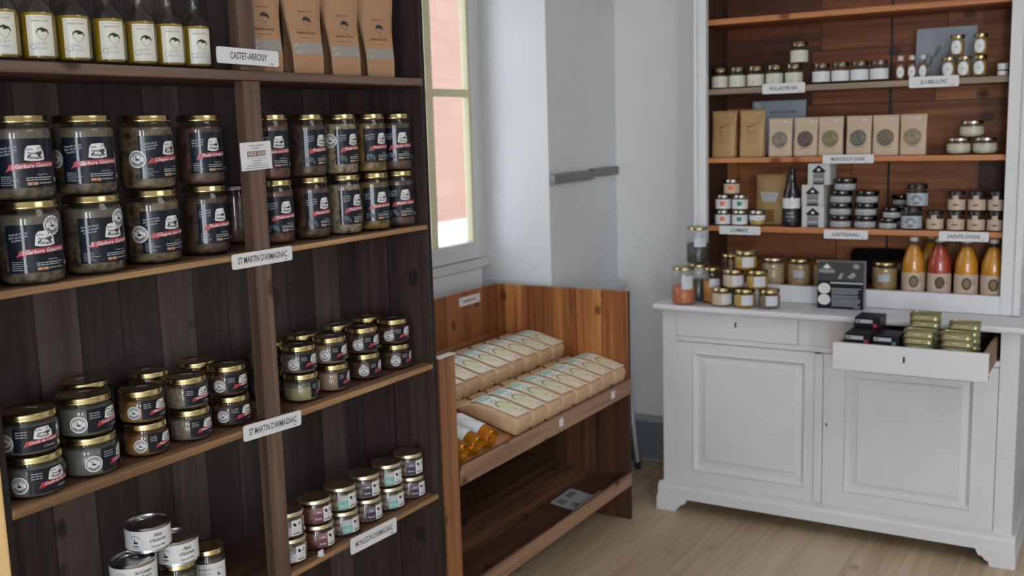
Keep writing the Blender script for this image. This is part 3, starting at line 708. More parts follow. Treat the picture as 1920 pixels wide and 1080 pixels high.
# ================================================================== SHELF 4 RIGHT: SMALL JARS WITH TWO-TONE LABELS
F_PORK = CHUNK('pork', s2l(110, 84, 70), s2l(150, 126, 108), s2l(186, 166, 146), 50)
def striped_jar(col_a, col_top, food, key):
    r, h = .0485, .0735
    t = make_jar('small_preserve_jar', r, h, .0125, food, lidmat=GOLD2)
    L = Lab(r); L.rect(-.030, 0, .0, .040, col_a, 0); L.rect(-.030, .024, .0, .040, col_top, 1)
    L.arc(-.013, .024, .006, .002, 20, 160, WHITE, 2)
    L.rect(0, 0, .030, .042, WHITE, 1); L.disc(.008, .031, .004, .004, BLACK, 2); L.disc(.010, .027, .0035, .0025, BLACK, 2)
    L.arc(.016, .032, .005, .0012, 190, 350, BLACK, 2); L.rect(.022, .026, .025, .036, BLACK, 2, n=1)
    L.lines(.004, .018, .022, 2, .006, .0012, GREYP, 2); L.lines(.004, .004, .022, 1, .006, .0035, BLACK, 2)
    L.text('Terrine', -.015, .008, .006, WHITE, 2, maxw=.02)
    L.build('label', t, z=.012)
    return done(t)
sj = dict(g=striped_jar(P('pale_lilac_print', (.52, .52, .58), .5), GREYP, F_PORK, 'g'), w=striped_jar(WINE, P('dusty_pink_print', (.26, .15, .16), .5), F_RED, 'w'), t=striped_jar(TEALP, P('silver_print', (.45, .48, .49), .5), F_PORK, 't'), p=striped_jar(P('plum_print', (.04, .03, .06), .5), P('mauve_print', (.16, .15, .20), .5), F_PORK, 'p'))
z4 = ZS[4][1]+.0005
G = [(-.062, 1.952, 'g', 'grey and lilac'), (-.062, 2.064, 'w', 'wine-red'), (-.065, 2.176, 't', 'teal'), (-.068, 2.288, 'p', 'plum'), (-.070, 2.400, 't', 'teal'), (-.070, 2.510, 'p', 'plum')]
for i, (x, y, k, d) in enumerate(G):
    for lv in (0, 1):
        place(sj[k], (x-.001*lv, y-.004*lv, z4+lv*.0742), face(x, y, (34 if i else 20)-6*lv), 'small %s-label jar, %s of the %s pair on the MONLEZUN shelf' % (d, 'top' if lv else 'bottom', ROW[i]), 'small striped-label jars')
pc = root('price_tag', (-.006, 2.012, ZS[4][1]+.001), label='tiny white price tag between the two leftmost pairs of small jars', cat='price tag')
boxes('card', [(-.001, .001, -.010, .010, 0, .016)], WHITE, pc)
boxes('foot', [(-.008, .008, -.008, .008, 0, .001)], WHITE, pc)

# ================================================================== SHELF 4 LEFT: TINS
def tin(title):
    t = root('pate_tin', (0, 0, 0), cat='tin'); r, h = .0525, .060
    bm = bmesh.new(); lathe(bm, [(0, .003), (r*.92, .003), (r*.95, 0), (r, 0), (r, .003), (r*.985, .005), (r*.985, h-.005), (r, h-.003), (r, h), (r*.955, h), (r*.94, h-.005), (r*.80, h-.005), (r*.78, h-.0035), (r*.62, h-.0035), (r*.60, h-.005), (0, h-.005)], 56)
    mk('can', bm, SILVER, t, sharpen=40)
    L = Lab(r*.985); L.rect(-.080, 0, .080, .047, WHITE, 0)
    bird(L, -.030, .020, .0065, BLACK, 1); L.rect(-.037, .010, -.023, .0125, BLACK, 1); L.arc(-.030, .024, .012, .0016, 30, 150, GREYP, 1); L.lines(-.041, .006, .022, 1, .01, .0012, GREYP, 1)
    for j, s in enumerate(title): L.text(s, .022, .031-.012*j, .0085, BLACK, 1, .5, .03, .040)
    L.text('Poids net 200 g', .022, .006, .005, BLACK, 1, .5, .03, .036)
    L.build('label', t, z=.0065); return done(t)
t1 = tin(('Pâté', "d'Automne")); t2 = tin(('Pâté de Campagne', 'au Poivre'))
zA = ZS[4][1]+.0005
F_DARK = CHUNK('dark_preserve', s2l(36, 34, 26), s2l(58, 54, 40), s2l(84, 78, 56), 40)
def goose_jar(h):
    t = make_jar('preserve_jar', .047, h, .015, F_DARK)
    L = Lab(.047); L.rect(-.05, 0, .05, .060, WHITE, 0); bird(L, .026, .030, .0055, BLACK, 1); L.arc(.026, .036, .011, .0012, 30, 150, GREYP, 1); L.text('Poulet fermier', -.012, .044, .0055, P('blue_ink', (.10, .12, .25), .5), 1, .4, maxw=.05); L.lines(-.04, .034, .05, 3, .008, .0012, GREYP, 1)
    L.build('label', t, z=.018); return done(t)
g1 = goose_jar(.112); g2 = goose_jar(.1300)
place(g1, (-.134, 1.731, zA), face(-.134, 1.731, -2), 'gold-lidded jar with a white goose label, right of the white tins')
place(g2, (-.100, 1.604, zA), face(-.1, 1.604, 60), 'gold-lidded jar carrying a white tin, beside the jar with the goose label')
place(g2, (-.082, 1.466, zA), face(-.08, 1.466, 100), 'gold-lidded jar carrying the lowest white tin of the pile')
place(t1, (-.097, 1.604, zA+.1308), face(-.097, 1.604, 4), "white goose tin of Pâté d'Automne, right one of the pile")
place(t2, (-.080, 1.463, zA+.1308), face(-.08, 1.463, 0), 'white goose tin of Pâté de Campagne, lowest and left in the pile')
place(t1, (-.103, 1.530, zA+.1914), face(-.10, 1.530, 0), "white goose tin of Pâté d'Automne crowning the pile")

# ================================================================== SHELF 1: OIL BOTTLES AND KRAFT BAGS
def oil_bottle():
    t = root('oil_bottle', (0, 0, 0), cat='bottle'); r = .036
    bm = bmesh.new(); lathe(bm, [(0, .004), (r*.8, .001), (r*.95, .002), (r, .008), (r, .096), (r*.95, .106), (r*.80, .117), (r*.58, .125), (.0150, .134), (.0135, .150), (.0135, .232), (.0150, .234), (.0150, .242)], 40)
    mk('glass', bm, GLASS('bottle_glass', (.88, .90, .88), .02, 1.2), t)
    bm = bmesh.new(); ri = r-.003; lathe(bm, [(0, .010), (ri*.9, .010), (ri, .014), (ri, .100), (0, .100)], 32)
    m, nt, b = newmat('yellow_oil'); b.inputs['Base Color'].default_value = (.60, .37, .03, 1); b.inputs['Roughness'].default_value = .25; b.inputs['Transmission Weight'].default_value = .15; b.inputs['Subsurface Weight'].default_value = .0
    mk('oil', bm, m, t)
    bm = bmesh.new(); lathe(bm, [(.0155, .232), (.0165, .232), (.0165, .262), (.014, .265), (0, .265)], 24); mk('cap', bm, BLACKLID, t)
    L = Lab(r); L.rect(-.026, 0, .026, .080, CREAM, 0); L.rect(-.022, .075, .022, .0755, GREYP, 1)
    L.text('MAISON CASTET', 0, .067, .0035, GREYP, 1, maxw=.032); L.text('HUILE', 0, .022, .006, LGREY, 1, maxw=.020); L.text('DE TOURNESOL', 0, .013, .0045, LGREY, 1, maxw=.026)
    L.fan((.004, .049), [(-.010, .045), (-.006, .053), (.002, .056), (.012, .052), (.016, .044), (.002, .047)], BLACK, 1)
    L.line(-.0085, .045, -.003, .035, .0007, BLACK, 1); L.line(-.003, .035, .004, .0305, .0007, BLACK, 1); L.line(.004, .0305, .010, .036, .0007, BLACK, 1); L.line(.010, .036, .0145, .0445, .0007, BLACK, 1)
    L.disc(-.016, .018, .006, .006, GREYP, 1, inner=.85)
    L.build('label', t, z=.014); return done(t)
ob = oil_bottle()
cap_words = ['leftmost', 'second from left', 'third from left', 'middle', 'third from the post', 'second from the post', 'nearest the post']
for i, y in enumerate((1.255, 1.337, 1.420, 1.508, 1.592, 1.672, 1.752)):
    lab = 'yellow oil bottle with cream label, %s of seven on the top shelf' % (cap_words[i] if i != 3 else 'fourth')
    place(ob, (-.065, y, ZS[1][1]+.0005), face(-.065, y, 8+i*2), lab, 'oil bottles on the top shelf')

def kraft_bag():
    t = root('kraft_bag', (0, 0, 0), cat='bag'); loops = []
    for z, a, b, p in ((0, .029, .047, 12), (.004, .030, .048, 12), (.05, .029, .049, 12), (.085, .025, .051, 7), (.14, .018, .056, 3), (.21, .010, .062, 2.5), (.28, .003, .066, 2), (.30, .002, .066, 2)):
        lp = []
        for i in range(64):
            an = 2*PI*i/64; c, s = math.cos(an), math.sin(an)
            px_, py_ = a*math.copysign(abs(c)**(2/p), c), b*math.copysign(abs(s)**(2/p), s)
            if abs(py_) > .7*b: py_ *= 1-max(0, .34*(1-z/.17))*(1-abs(px_/a)**1.5)      # folded side gusset
            lp.append((px_, py_, z))
        loops.append(lp)
    bm = bmesh.new(); loft(bm, loops); mk('pouch', bm, P('brown_kraft_paper', (.40, .22, .115), .6, bump=.5, bscale=25, var=.10, vscale=12), t)
    f = lambda z: (.0285 if z < .05 else .0285-(z-.05)*.113)       # front face of the pouch at height z
    def strip(nm, z0, z1, mat, hw=.043, dx=.0022):
        bm = bmesh.new(); n = 6
        rows = []
        for k in range(4):
            z = z0+(z1-z0)*k/3; rows.append([bm.verts.new((f(z)*.985+dx-.0012*abs(i/n*2-1)**3, -hw+2*hw*i/n, z)) for i in range(n+1)])
        for a, b in zip(rows, rows[1:]):
            for i in range(n): bm.faces.new((a[i], a[i+1], b[i+1], b[i])).smooth = True
        mk(nm, bm, mat, t)
    strip('window', .052, .082, P('film_window', (.30, .27, .24), .08, coat=1.0, bump=1.0, bscale=60))
    L = Lab(); z0 = .10
    L.text('FARINE DE BLE', 0, z0+.005, .006, BROWNP, 1, maxw=.055); L.rect(-.022, z0+.016, .022, z0+.0165, BROWNP, 1); L.lines(-.02, z0-.006, .04, 1, .01, .0012, BROWNP, 1)
    u, v = .004, z0+.040; L.fan((u, v+.004), [(u-.013, v), (u-.009, v+.008), (u, v+.011), (u+.010, v+.006), (u+.014, v-.004), (u, v)], BLACK, 1)
    L.line(u-.011, v, u-.005, v-.011, .0008, BROWNP, 1); L.line(u-.005, v-.011, u+.002, v-.017, .0008, BROWNP, 1); L.line(u+.002, v-.017, u+.012, v-.004, .0008, BROWNP, 1); L.text('MAISON CASTET', 0, z0+.062, .0035, BROWNP, 1, maxw=.04); L.rect(-.04, .012-.0, .04, .036, P('amber_print', (.46, .25, .10), .5), 0)
    o = L.build('print', t, x=0)
    for v_ in o.data.vertices: v_.co.x += f(v_.co.z)+.0002
    return done(t)
kb = kraft_bag()
for i, y in enumerate((1.965, 2.120, 2.275, 2.430)):
    place(kb, (-.062, y, ZS[1][1]+.0005), face(-.06, y, 30), 'brown kraft bag with cap logo, %s on the top shelf' % ('nearest the CASTET-ARROUY sign', 'second from the CASTET-ARROUY sign', 'second from the window', 'nearest the window')[i], 'kraft bags on the top shelf')

# ================================================================== BIN: PACKETS AND AMBER BOTTLES
PK_W = .1165
def packet():
    t = root('paper_packet', (0, 0, 0), cat='packet'); loops = []
    rr = random.Random(3)
    for x, hh, wd, dz in ((0, .060, .104, .0), (-.008, .068, .1090, 0), (-.05, .074, .1115, 0), (-.12, .074, .1115, 0), (-.18, .068, .110, 0), (-.215, .055, .108, 0), (-.24, .036, .106, 0), (-.262, .014, .104, .004), (-.285, .005, .102, .014)):
        lp = []
        for i in range(32):
            an = 2*PI*(i+.5)/32; c, s = math.cos(an), math.sin(an); p = 5 if x > -.2 else 4
            lp.append((x+rr.uniform(-.0008, .0008), wd/2*math.copysign(abs(c)**(2/p), c), dz+hh/2+hh/2*math.copysign(abs(s)**(2/p), s)+rr.uniform(-.0006, .0006)*(s > 0)))
        loops.append(lp)
    bm = bmesh.new(); loft(bm, loops); mk('bag', bm, KRAFT, t, sharpen=50)
    # printed sleeve on top
    hz = lambda x: .0735 if -.13 < x < -.03 else (.0735-(x+.03)*-.10 if x >= -.03 else (.0735+(x+.13)*.105 if x > -.185 else .0677+(x+.185)*.42))
    L = Lab(); hw = .049
    def zone(x0, x1, u0, u1, m, l):
        n = max(1, int((x1-x0)/.012))
        for k in range(n): L.rect(u0, x0+(x1-x0)*k/n, u1, x0+(x1-x0)*(k+1)/n, m, l, n=1)
    zone(-.215, -.010, -hw, hw, P('packet_cream', (.90, .77, .58), .35, coat=.3, bump=1.0, bscale=45), 0)
    zone(-.210, -.140, -.042, .044, P('packet_white', (.88, .86, .82), .35, coat=.3), 1)
    zone(-.208, -.165, -.040, .030, P('packet_teal', (.34, .60, .48), .35, coat=.3), 2)
    for a, b, c in ((-.150, -.02, .0035), (-.145, -.010, .003), (-.152, .0, .004), (-.144, .010, .003), (-.138, -.016, .003), (-.138, .004, .003), (-.150, .020, .0028)): L.disc(b, a, c, c*.8, P('packet_ink', (.12, .13, .11), .5), 3, n=8)
    L.disc(.004, -.095, .034, .036, PALEGRN, 1); L.arc(.004, -.095, .033, .006, 180, 360, OLIVEP, 2, 16)
    o = L.build('label', t, flat='top')
    for v_ in o.data.vertices: v_.co.z += hz(v_.co.x)
    L = Lab(); L.rect(-.006, -.040, .010, -.022, P('seal_gloss', (.80, .76, .70), .2, coat=.6), 0, n=1); o = L.build('price_sticker', t, flat='top', eps=.0016)
    for v_ in o.data.vertices: v_.co.z += hz(v_.co.x); v_.co.y += .03*0+.022
    return done(t)
pk = packet()
tilt = math.atan(SL)
ordw = ['nearest the amber bottles', 'second from the amber bottles', 'third from the amber bottles', 'fourth from the amber bottles', 'fourth from the end board', 'third from the end board', 'second from the end board', 'against the end board']
ordw2 = ['first at the front post', 'second from the front post', 'third from the front post', 'fourth from the front post', 'fourth from the end board', 'third from the end board', 'second from the end board', 'against the end board']
y0 = 3.072
rj = random.Random(11)
for rowi, (xf, wo) in enumerate(((-.022, ordw), (-.318, ordw2))):
    for i in range(8):
        y = y0+PK_W*(i+.5)+.001
        x = xf-rj.uniform(0, .006); z = sloz(x)+.0015
        place(pk, (x, y, z), 0, 'brown paper packet with printed top, %s row, %s' % ('front' if rowi == 0 else 'back', wo[i]), '%s row of paper packets in the bin' % ('front' if rowi == 0 else 'back'), rot=(rj.uniform(-.03, .012), tilt, rj.uniform(-.02, .02)))
# one more packet half hidden by the front post
place(pk, (-.318, y0-PK_W*.5-.004, sloz(-.318)+.0015), 0, 'brown paper packet at the near end of the back row, half behind the front post', 'back row of paper packets in the bin', rot=(0, tilt, .01))

def amber_bottle():
    t = root('amber_bottle', (0, 0, 0), cat='bottle'); r = .037
    m, nt, b = newmat('amber_drink'); b.inputs['Base Color'].default_value = (1.0, .42, .01, 1); b.inputs['Transmission Weight'].default_value = .82; b.inputs['Roughness'].default_value = .06; b.inputs['IOR'].default_value = 1.38
    bm = bmesh.new(); lathe(bm, [(0, .012), (r*.45, .008), (r*.75, .001), (r*.9, 0), (r, .008), (r, .150), (r*.9, .17), (r*.5, .195), (.0135, .212), (.0135, .262), (0, .262)], 48)
    for v in bm.verts: v.co = Vector((-v.co.z, v.co.y, v.co.x+r))
    bmesh.ops.recalc_face_normals(bm, faces=bm.faces[:])
    mk('bottle', bm, m, t)
    L = Lab(r); L.rect(-.062, 0, .062, .105, WHITE, 0); L.text('Jus', 0, .03, .012, LGREY, 1, .2); L.lines(-.02, .06, .04, 3, .01, .002, LGREY, 1)
    o = L.build('label', t, z=.045)
    for v_ in o.data.vertices: a = v_.co.copy(); v_.co = Vector((-a.z, a.y, a.x+r))
    bm = bmesh.new(); lathe(bm, [(.0142, .240), (.015, .240), (.015, .268), (0, .270)], 24)
    for v in bm.verts: v.co = Vector((-v.co.z, v.co.y, v.co.x+r))
    mk('cap', bm, BLACKLID, t); return done(t)
ab = amber_bottle()
for i, y in enumerate((2.926, 2.834, 2.744)):
    place(ab, (-.03, y, sloz(-.03)+.002), 0, 'amber drink bottle lying on its side, %s' % ('touching the paper packets', 'middle of the three in the bin', 'nearest the front post')[i], 'amber bottles lying in the bin', rot=(0, tilt, 0))
sign('shelf_sign', .168, .040, [('HERMANNES', 0, -.006, .0125, .10)], (-.669, 3.785, .985), 'small white sign reading HERMANNES on the back board of the bin')

# ================================================================== DRESSER
def dresser():
    t = root('dresser', (.787, 4.5, 0), label='white painted two-part dresser with open brown upper shelves', cat='dresser')
    O = (-.787, -4.5, 0)
    def B(name, lst, mats=PAINT, bevel=.003, p=t, loc=None): return boxes(name, lst, mats, p, bevel=bevel, loc=O if loc is None else loc)
    # lower body
    B('carcass', [(.07, .137, 4.22, 4.26, .12, .924), (1.443, 1.51, 4.22, 4.26, .12, .924), (.137, 1.443, 4.222, 4.26, .12, .134), (.137, 1.443, 4.222, 4.26, .782, .806), (.137, 1.443, 4.222, 4.26, .918, .924),
        (.676, .902, 4.222, 4.26, .806, .918), (.07, .09, 4.26, 4.79, .12, .924), (1.49, 1.51, 4.26, 4.79, .12, .924), (.09, 1.49, 4.77, 4.79, .12, .924), (.09, 1.49, 4.26, 4.77, .12, .135), (.768, .80, 4.235, 4.26, .134, .782)])
    bm = bmesh.new()   # plinth with moulded top and bracket feet
    prof = [(4.222, .128), (4.200, .118), (4.194, .106), (4.194, .060), (4.222, .055)]
    prism(bm, [(.052, y, z) for y, z in prof], (1.474, 0, 0))
    box(bm, .052, .075, 4.2225, 4.79, .055, .118); box(bm, 1.503, 1.526, 4.2225, 4.79, .055, .118)
    for s, x0 in ((1, .048), (-1, 1.530)):
        pts = [(0, .0), (.092, .0), (.096, .018), (.108, .022), (.118, .036), (.132, .038), (.142, .058), (.142, .066), (0, .066)]
        prism(bm, [(x0+s*a, 4.186, z) for a, z in pts], (0, .030, 0))
        a, b = sorted((x0, x0+s*.022)); box(bm, a, b, 4.2165, 4.79, 0, .056)
    mk('plinth', bm, PAINT, t, O, bevel=.002)
    # doors with raised panels
    def door(nm, x0, x1, z0, z1, px0, px1, pz0, pz1, r0, r1, rz0, rz1):
        bm = bmesh.new(); F = 4.219
        def ring(a, ya, b, yb):
            va = [bm.verts.new((x, ya, z)) for x, z in ((a[0], a[2]), (a[1], a[2]), (a[1], a[3]), (a[0], a[3]))]
            vb = [bm.verts.new((x, yb, z)) for x, z in ((b[0], b[2]), (b[1], b[2]), (b[1], b[3]), (b[0], b[3]))]
            for i in range(4): bm.faces.new((va[i], va[(i+1) % 4], vb[(i+1) % 4], vb[i]))
        o_ = (x0, x1, z0, z1); q = (px0-.022, px1+.022, pz0-.022, pz1+.022); q1 = (px0-.016, px1+.016, pz0-.016, pz1+.016); q2 = (px0, px1, pz0, pz1); q3 = (r0-.004, r1+.004, rz0-.004, rz1+.004); q4 = (r0, r1, rz0, rz1)
        ring(o_, F+.02, o_, F); ring(o_, F, q, F); ring(q, F, q1, F-.006); ring(q1, F-.006, q2, F+.014); ring(q2, F+.014, q3, F+.009); ring(q3, F+.009, q4, F)
        bm.faces.new([bm.verts.new((x, F, z)) for x, z in ((r0, rz0), (r1, rz0), (r1, rz1), (r0, rz1))])
        bmesh.ops.remove_doubles(bm, verts=bm.verts[:], dist=1e-5); bmesh.ops.recalc_face_normals(bm, faces=bm.faces[:])
        return mk('door', bm, PAINT, t, O)
    dl = door('l', .1385, .747, .136, .780, .232, .692, .216, .716, .268, .660, .254, .690)
    B('astragal', [(.7475, .782, 4.208, 4.219, .137, .779)], PAINT, .008, p=dl, loc=(0, 0, 0))
    dr = door('r', .784, 1.4415, .136, .780, .892, 1.340, .222, .712, .924, 1.312, .248, .686)
    B('lock_plate', [(.788, .812, 4.215, 4.2188, .464, .496)], PAINT, .001, p=dr, loc=(0, 0, 0)); B('keyhole', [(.797, .803, 4.2138, 4.2148, .474, .487)], BLACK, 0, p=dr, loc=(0, 0, 0))
    lf = B('drawer', [(.1385, .6745, 4.216, 4.24, .8075, .9165)], PAINT, .002)
    B('keyhole', [(.405, .412, 4.2145, 4.2158, .862, .884)], BLACK, 0, p=lf, loc=(0, 0, 0))
    # open drawer
    dz0, dz1 = .800, .903; yf = 3.880
    od = B('open_drawer', [(.903, 1.4425, yf, yf+.02, dz0, dz1)], PAINT, .002)
    B('drawer_side', [(.915, .928, yf+.021, 4.60, dz0+.004, dz1-.006), (1.418, 1.431, yf+.021, 4.60, dz0+.004, dz1-.006), (.928, 1.418, 4.585, 4.598, dz0+.004, dz1-.012)], W_DRAW, .001, p=od, loc=(0, 0, 0))
    B('drawer_bottom', [(.9285, 1.4175, yf+.021, 4.584, dz0+.006, dz0+.012)], W_DRAW, 0, p=od, loc=(0, 0, 0))
    B('dovetail', [(1.4427, 1.4440, yf+.004, yf+.020, z, z+.010) for z in (.812, .834, .856, .878)], W_DRAW, 0, p=od, loc=(0, 0, 0))
    B('keyhole', [(1.156, 1.163, yf-.0012, yf-.0002, .846, .868)], BLACK, 0, p=od, loc=(0, 0, 0))
    # worktop
    B('worktop', [(.042, 1.532, 4.168, 4.79, .9245, .950)], PAINT, .008)
    # upper cabinet
    up_ = B('upper_frame', [(.145, .205, 4.405, 4.440, .951, 2.62), (1.415, 1.488, 4.405, 4.440, .951, 2.62), (.205, 1.415, 4.405, 4.440, .951, 1.0255), (.205, 1.415, 4.405, 4.440, 2.52, 2.62)], PAINT, .003)
    B('moulding', [(.152, .164, 4.396, 4.4045, .952, 2.62)], PAINT, .003, p=up_, loc=(0, 0, 0))
    B('moulding', [(1.462, 1.486, 4.394, 4.4045, .952, 2.62)], PAINT, .004, p=up_, loc=(0, 0, 0))
    B('side_panel', [(.150, .168, 4.441, 4.79, .951, 2.62), (1.466, 1.484, 4.441, 4.79, .951, 2.62), (.150, 1.484, 4.441, 4.79, 2.60, 2.62)], PAINT, 0)
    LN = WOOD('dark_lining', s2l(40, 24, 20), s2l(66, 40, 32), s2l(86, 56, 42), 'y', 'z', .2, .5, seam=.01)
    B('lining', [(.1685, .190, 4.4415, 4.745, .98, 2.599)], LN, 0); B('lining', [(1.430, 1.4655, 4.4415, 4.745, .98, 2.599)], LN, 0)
    B('back_panel', [(.1905, 1.4295, 4.728, 4.745, .98, 2.599)], W_DRES, 0)
    B('batten', [(.915, .925, 4.7255, 4.7278, 1.02, 2.599)], BLACK, 0)
    for k, (za, zb) in enumerate(((1.251, 1.275), (1.555, 1.578), (1.8545, 1.879), (2.154, 2.178))):
        B('shelf', [(.1905, 1.4295, 4.4415, 4.7275, za, zb)], W_DSHELF2 if k == 2 else W_DSHELF, .003)
    B('floor_board', [(.1905, 1.4295, 4.4415, 4.7275, .990, 1.0115)], W_DRES, 0)
dresser()

# white step stool between the bin and the corner
st = root('step_stool', (-.43+.09, 4.50, 0), label='small white step stool with black rubber feet behind the bin end', cat='stool')
def tube(bm, a, b, r, n=12, mi=0):
    a, b = Vector(a), Vector(b); d = (b-a).normalized(); q = d.to_track_quat('Z', 'Y')
    loft(bm, [[a+q @ Vector((r*math.cos(2*PI*i/n), r*math.sin(2*PI*i/n), 0)) for i in range(n)], [b+q @ Vector((r*math.cos(2*PI*i/n), r*math.sin(2*PI*i/n), 0)) for i in range(n)]], mi)
for sx in (-1, 1):
    for sy in (-1, 1):
        cxs = .005+sx*.075; f = Vector((cxs, sy*.165, .03)); tp = Vector((cxs-.012*sx, sy*.10, .43))
        bm = bmesh.new(); tube(bm, f, tp, .011); lg = mk('leg', bm, PAINT, st)
        bm = bmesh.new(); lathe(bm, [(0, 0), (.014, 0), (.016, .003), (.016, .032), (.0112, .034)], 16, 0, (f.x, f.y)); mk('rubber_foot', bm, RUBBER, lg)
boxes('step', [(-.075, .085, -.115, .115, .43, .45)], PAINT, st, bevel=.006)
boxes('lower_step', [(-.058, .068, -.150, -.085, .20, .215)], PAINT, st, bevel=.004)

# ------------------------------------------------------------------ things on the dresser
def dface(x, y, off=0): return face(x, y, off)
def simple_jar(name, r, h, lidh, food, lidm, label_fn, fill=.95, cat='jar'):
    t = make_jar(name, r, h, lidh, food, lidmat=lidm, fill=fill, seg=28, cat=cat); label_fn(t, r, h); return done(t)
def band(col, h0, h1, half, extra=None):
    def f(t, r, h):
        L = Lab(r); L.rect(-half, h0, half, h1, col, 0)
        if extra: extra(L)
        L.build('label', t)
    return f
ZU = {2: 1.8795, 3: 1.5785, 4: 1.2755, 5: 1.012}
PESTO = CHUNK('pesto', s2l(30, 34, 20), s2l(52, 54, 30), s2l(74, 74, 44), 60)
def scribble(L): L.line(-.006, .020, .010, .034, .003, GREYP, 1); L.line(-.010, .022, .002, .024, .002, GREYP, 1)
def smallink(L): L.disc(0, .030, .004, .0025, GREYP, 1, n=10)
DGOLD = P('dark_gold_lid', (.34, .30, .18), .16, 1.0)
sj_cream = simple_jar('spread_jar', .0375, .090, .0175, PESTO, DGOLD, band(P('ivory_label', (.66, .64, .54), .5), .005, .054, .050, scribble))
sj_white = simple_jar('spread_jar', .0375, .086, .016, PESTO, P('pewter_lid', (.26, .25, .21), .16, 1.0), band(WHITE, .009, .052, .050))
yS = 4.495
for i, x in enumerate((.238, .3185, .4005, .484, .568)):
    place(sj_cream, (x, yS, ZU[2]+.0005), dface(x, yS, -8), 'small cream-label jar, %s, second highest dresser shelf' % ('at the left end', 'second from the left end', 'third from the left end', 'fourth from the left end', 'under another jar')[i], 'cream-label jars on the dresser')
place(sj_cream, (.590, yS, ZU[2]+.0912), dface(.6, yS, -8), 'small cream-label jar standing on top of its row on the dresser', 'cream-label jars on the dresser')
for i, x in enumerate((.684, .764, .842, .920)):
    place(sj_white, (x, yS, ZU[2]+.0005), dface(x, yS, -8), 'small white-band jar, %s of four in the middle of the dresser shelf' % ('first from the left', 'second from the left', 'second from the right', 'rightmost')[i], 'white-label jars on the dresser')
def mini_bottle():
    t = root('mini_bottle', (0, 0, 0), cat='bottle'); r = .0190
    bm = bmesh.new(); lathe(bm, [(0, .001), (r*.9, .001), (r, .006), (r, .058), (r*.8, .068), (.008, .076), (.008, .084)], 24); mk('glass', bm, CLEAR, t)
    bm = bmesh.new(); lathe(bm, [(0, .003), (r*.86, .003), (r*.90, .008), (r*.90, .056), (r*.6, .066), (0, .066)], 24); mk('contents', bm, P('syrup', (.25, .12, .05), .3), t)
    bm = bmesh.new(); lathe(bm, [(.009, .078), (.0115, .080), (.0120, .092), (.008, .098), (0, .099)], 20); mk('stopper', bm, P('pearl_cap', (.62, .60, .58), .25), t)
    L = Lab(r); L.disc(0, .032, .0155, .022, WHITE, 0); L.disc(0, .032, .004, .002, GREYP, 1, n=8); L.build('label', t); return done(t)
mb = mini_bottle()
for i, x in enumerate((1.005, 1.049, 1.091)):
    place(mb, (x, 4.48, ZU[2]+.0005), dface(x, 4.48, 0), 'tiny bottle with a white oval label and round stopper, %s of three' % ('left', 'middle', 'right')[i], 'tiny bottles on the dresser')
def honey():
    t = make_jar('honey_jar', .0275, .082, .013, P('honey', (.40, .25, .06), .3, var=.1, coat=.3), seg=28)
    L = Lab(.0275); L.disc(0, .034, .021, .026, WHITE, 0); L.disc(.002, .034, .005, .0022, GREYP, 1, n=8); L.build('label', t); return done(t)
hj = honey()
for x, z, d in ((1.187, 0, 'left of the lower three'), (1.244, 0, 'middle of the lower three'), (1.301, 0, 'right of the lower three'), (1.2165, 1, 'left one on the upper level'), (1.301, 1, 'right one on the upper level')):
    place(hj, (x, 4.48, ZU[2]+.0005+z*.0828), dface(x, 4.48, -8), 'small gold-lidded honey jar with a white oval label, %s' % d, 'honey jars on the dresser')
wc = root('white_pot', (1.385, 4.475, ZU[2]+.0005), label='small white ribbed pot at the right end of the honey shelf', cat='pot')
bm = bmesh.new(); lathe(bm, [(0, 0), (.018, 0), (.020, .003)]+[(.0195+.0012*(k % 2), .006+k*.004) for k in range(9)]+[(.021, .046), (.019, .047), (.017, .042), (0, .042)], 28); mk('body', bm, PAINT, wc)
bm = bmesh.new(); lathe(bm, [(.0205, .018), (.0214, .018), (.0214, .022), (.0205, .022)], 28); mk('band', bm, BLACK, wc)
# boards with a plant print and a text plaque, leaning on the back panel
def board(name, x, y, z, w_, h, tilt_, label, fn, cat):
    t = root(name, (x, y, z), label=label, cat=cat, rot=(tilt_, 0, 0)); bm = bmesh.new()
    box(bm, -w_/2, w_/2, -.006, .006, 0, h); mk('board', bm, P('grey_blue_board', (.36, .40, .45), .5, var=.15, vscale=5), t, bevel=.004)
    L = Lab(); fn(L, w_, h); L.build('print', t, flat='front', y=-.006); return t
def lavender(L, w_, h):
    for k, (u, v, a) in enumerate(((-.085, .07, 60), (-.04, .10, 62), (-.06, .06, 75), (.0, .085, 55), (.02, .12, 48), (.05, .15, 46), (.03, .06, 40))):
        for q in range(5): L.disc(u+q*.008*math.cos(math.radians(a)), v+q*.009*math.sin(math.radians(a)), .008, .005, GREYP if k % 2 else P('print_grey_green', (.16, .19, .18), .6), 1, n=8)
    L.rect(.04, .15, .042, .20, GREYP, 1, n=1)
board('canvas_print', 1.147, 4.655, ZU[2]+.001, .235, .215, -.10, 'pale blue-grey lavender print leaning behind the honey jars', lavender, 'picture')
def plaque(L, w_, h): L.rect(-.04, .185, .085, .2, P('shade_grey', (.25, .26, .29), .5), 0); L.rect(.045, .188, .085, .197, GREYP, 1); L.rect(-.11, .21, -.08, .235, P('pale_blue_print', (.55, .62, .64), .5), 0)
board('small_plaque', .449, 4.655, ZU[3]+.001, .245, .245, -.10, 'grey printed plaque leaning behind the golden pouches', plaque, 'picture')

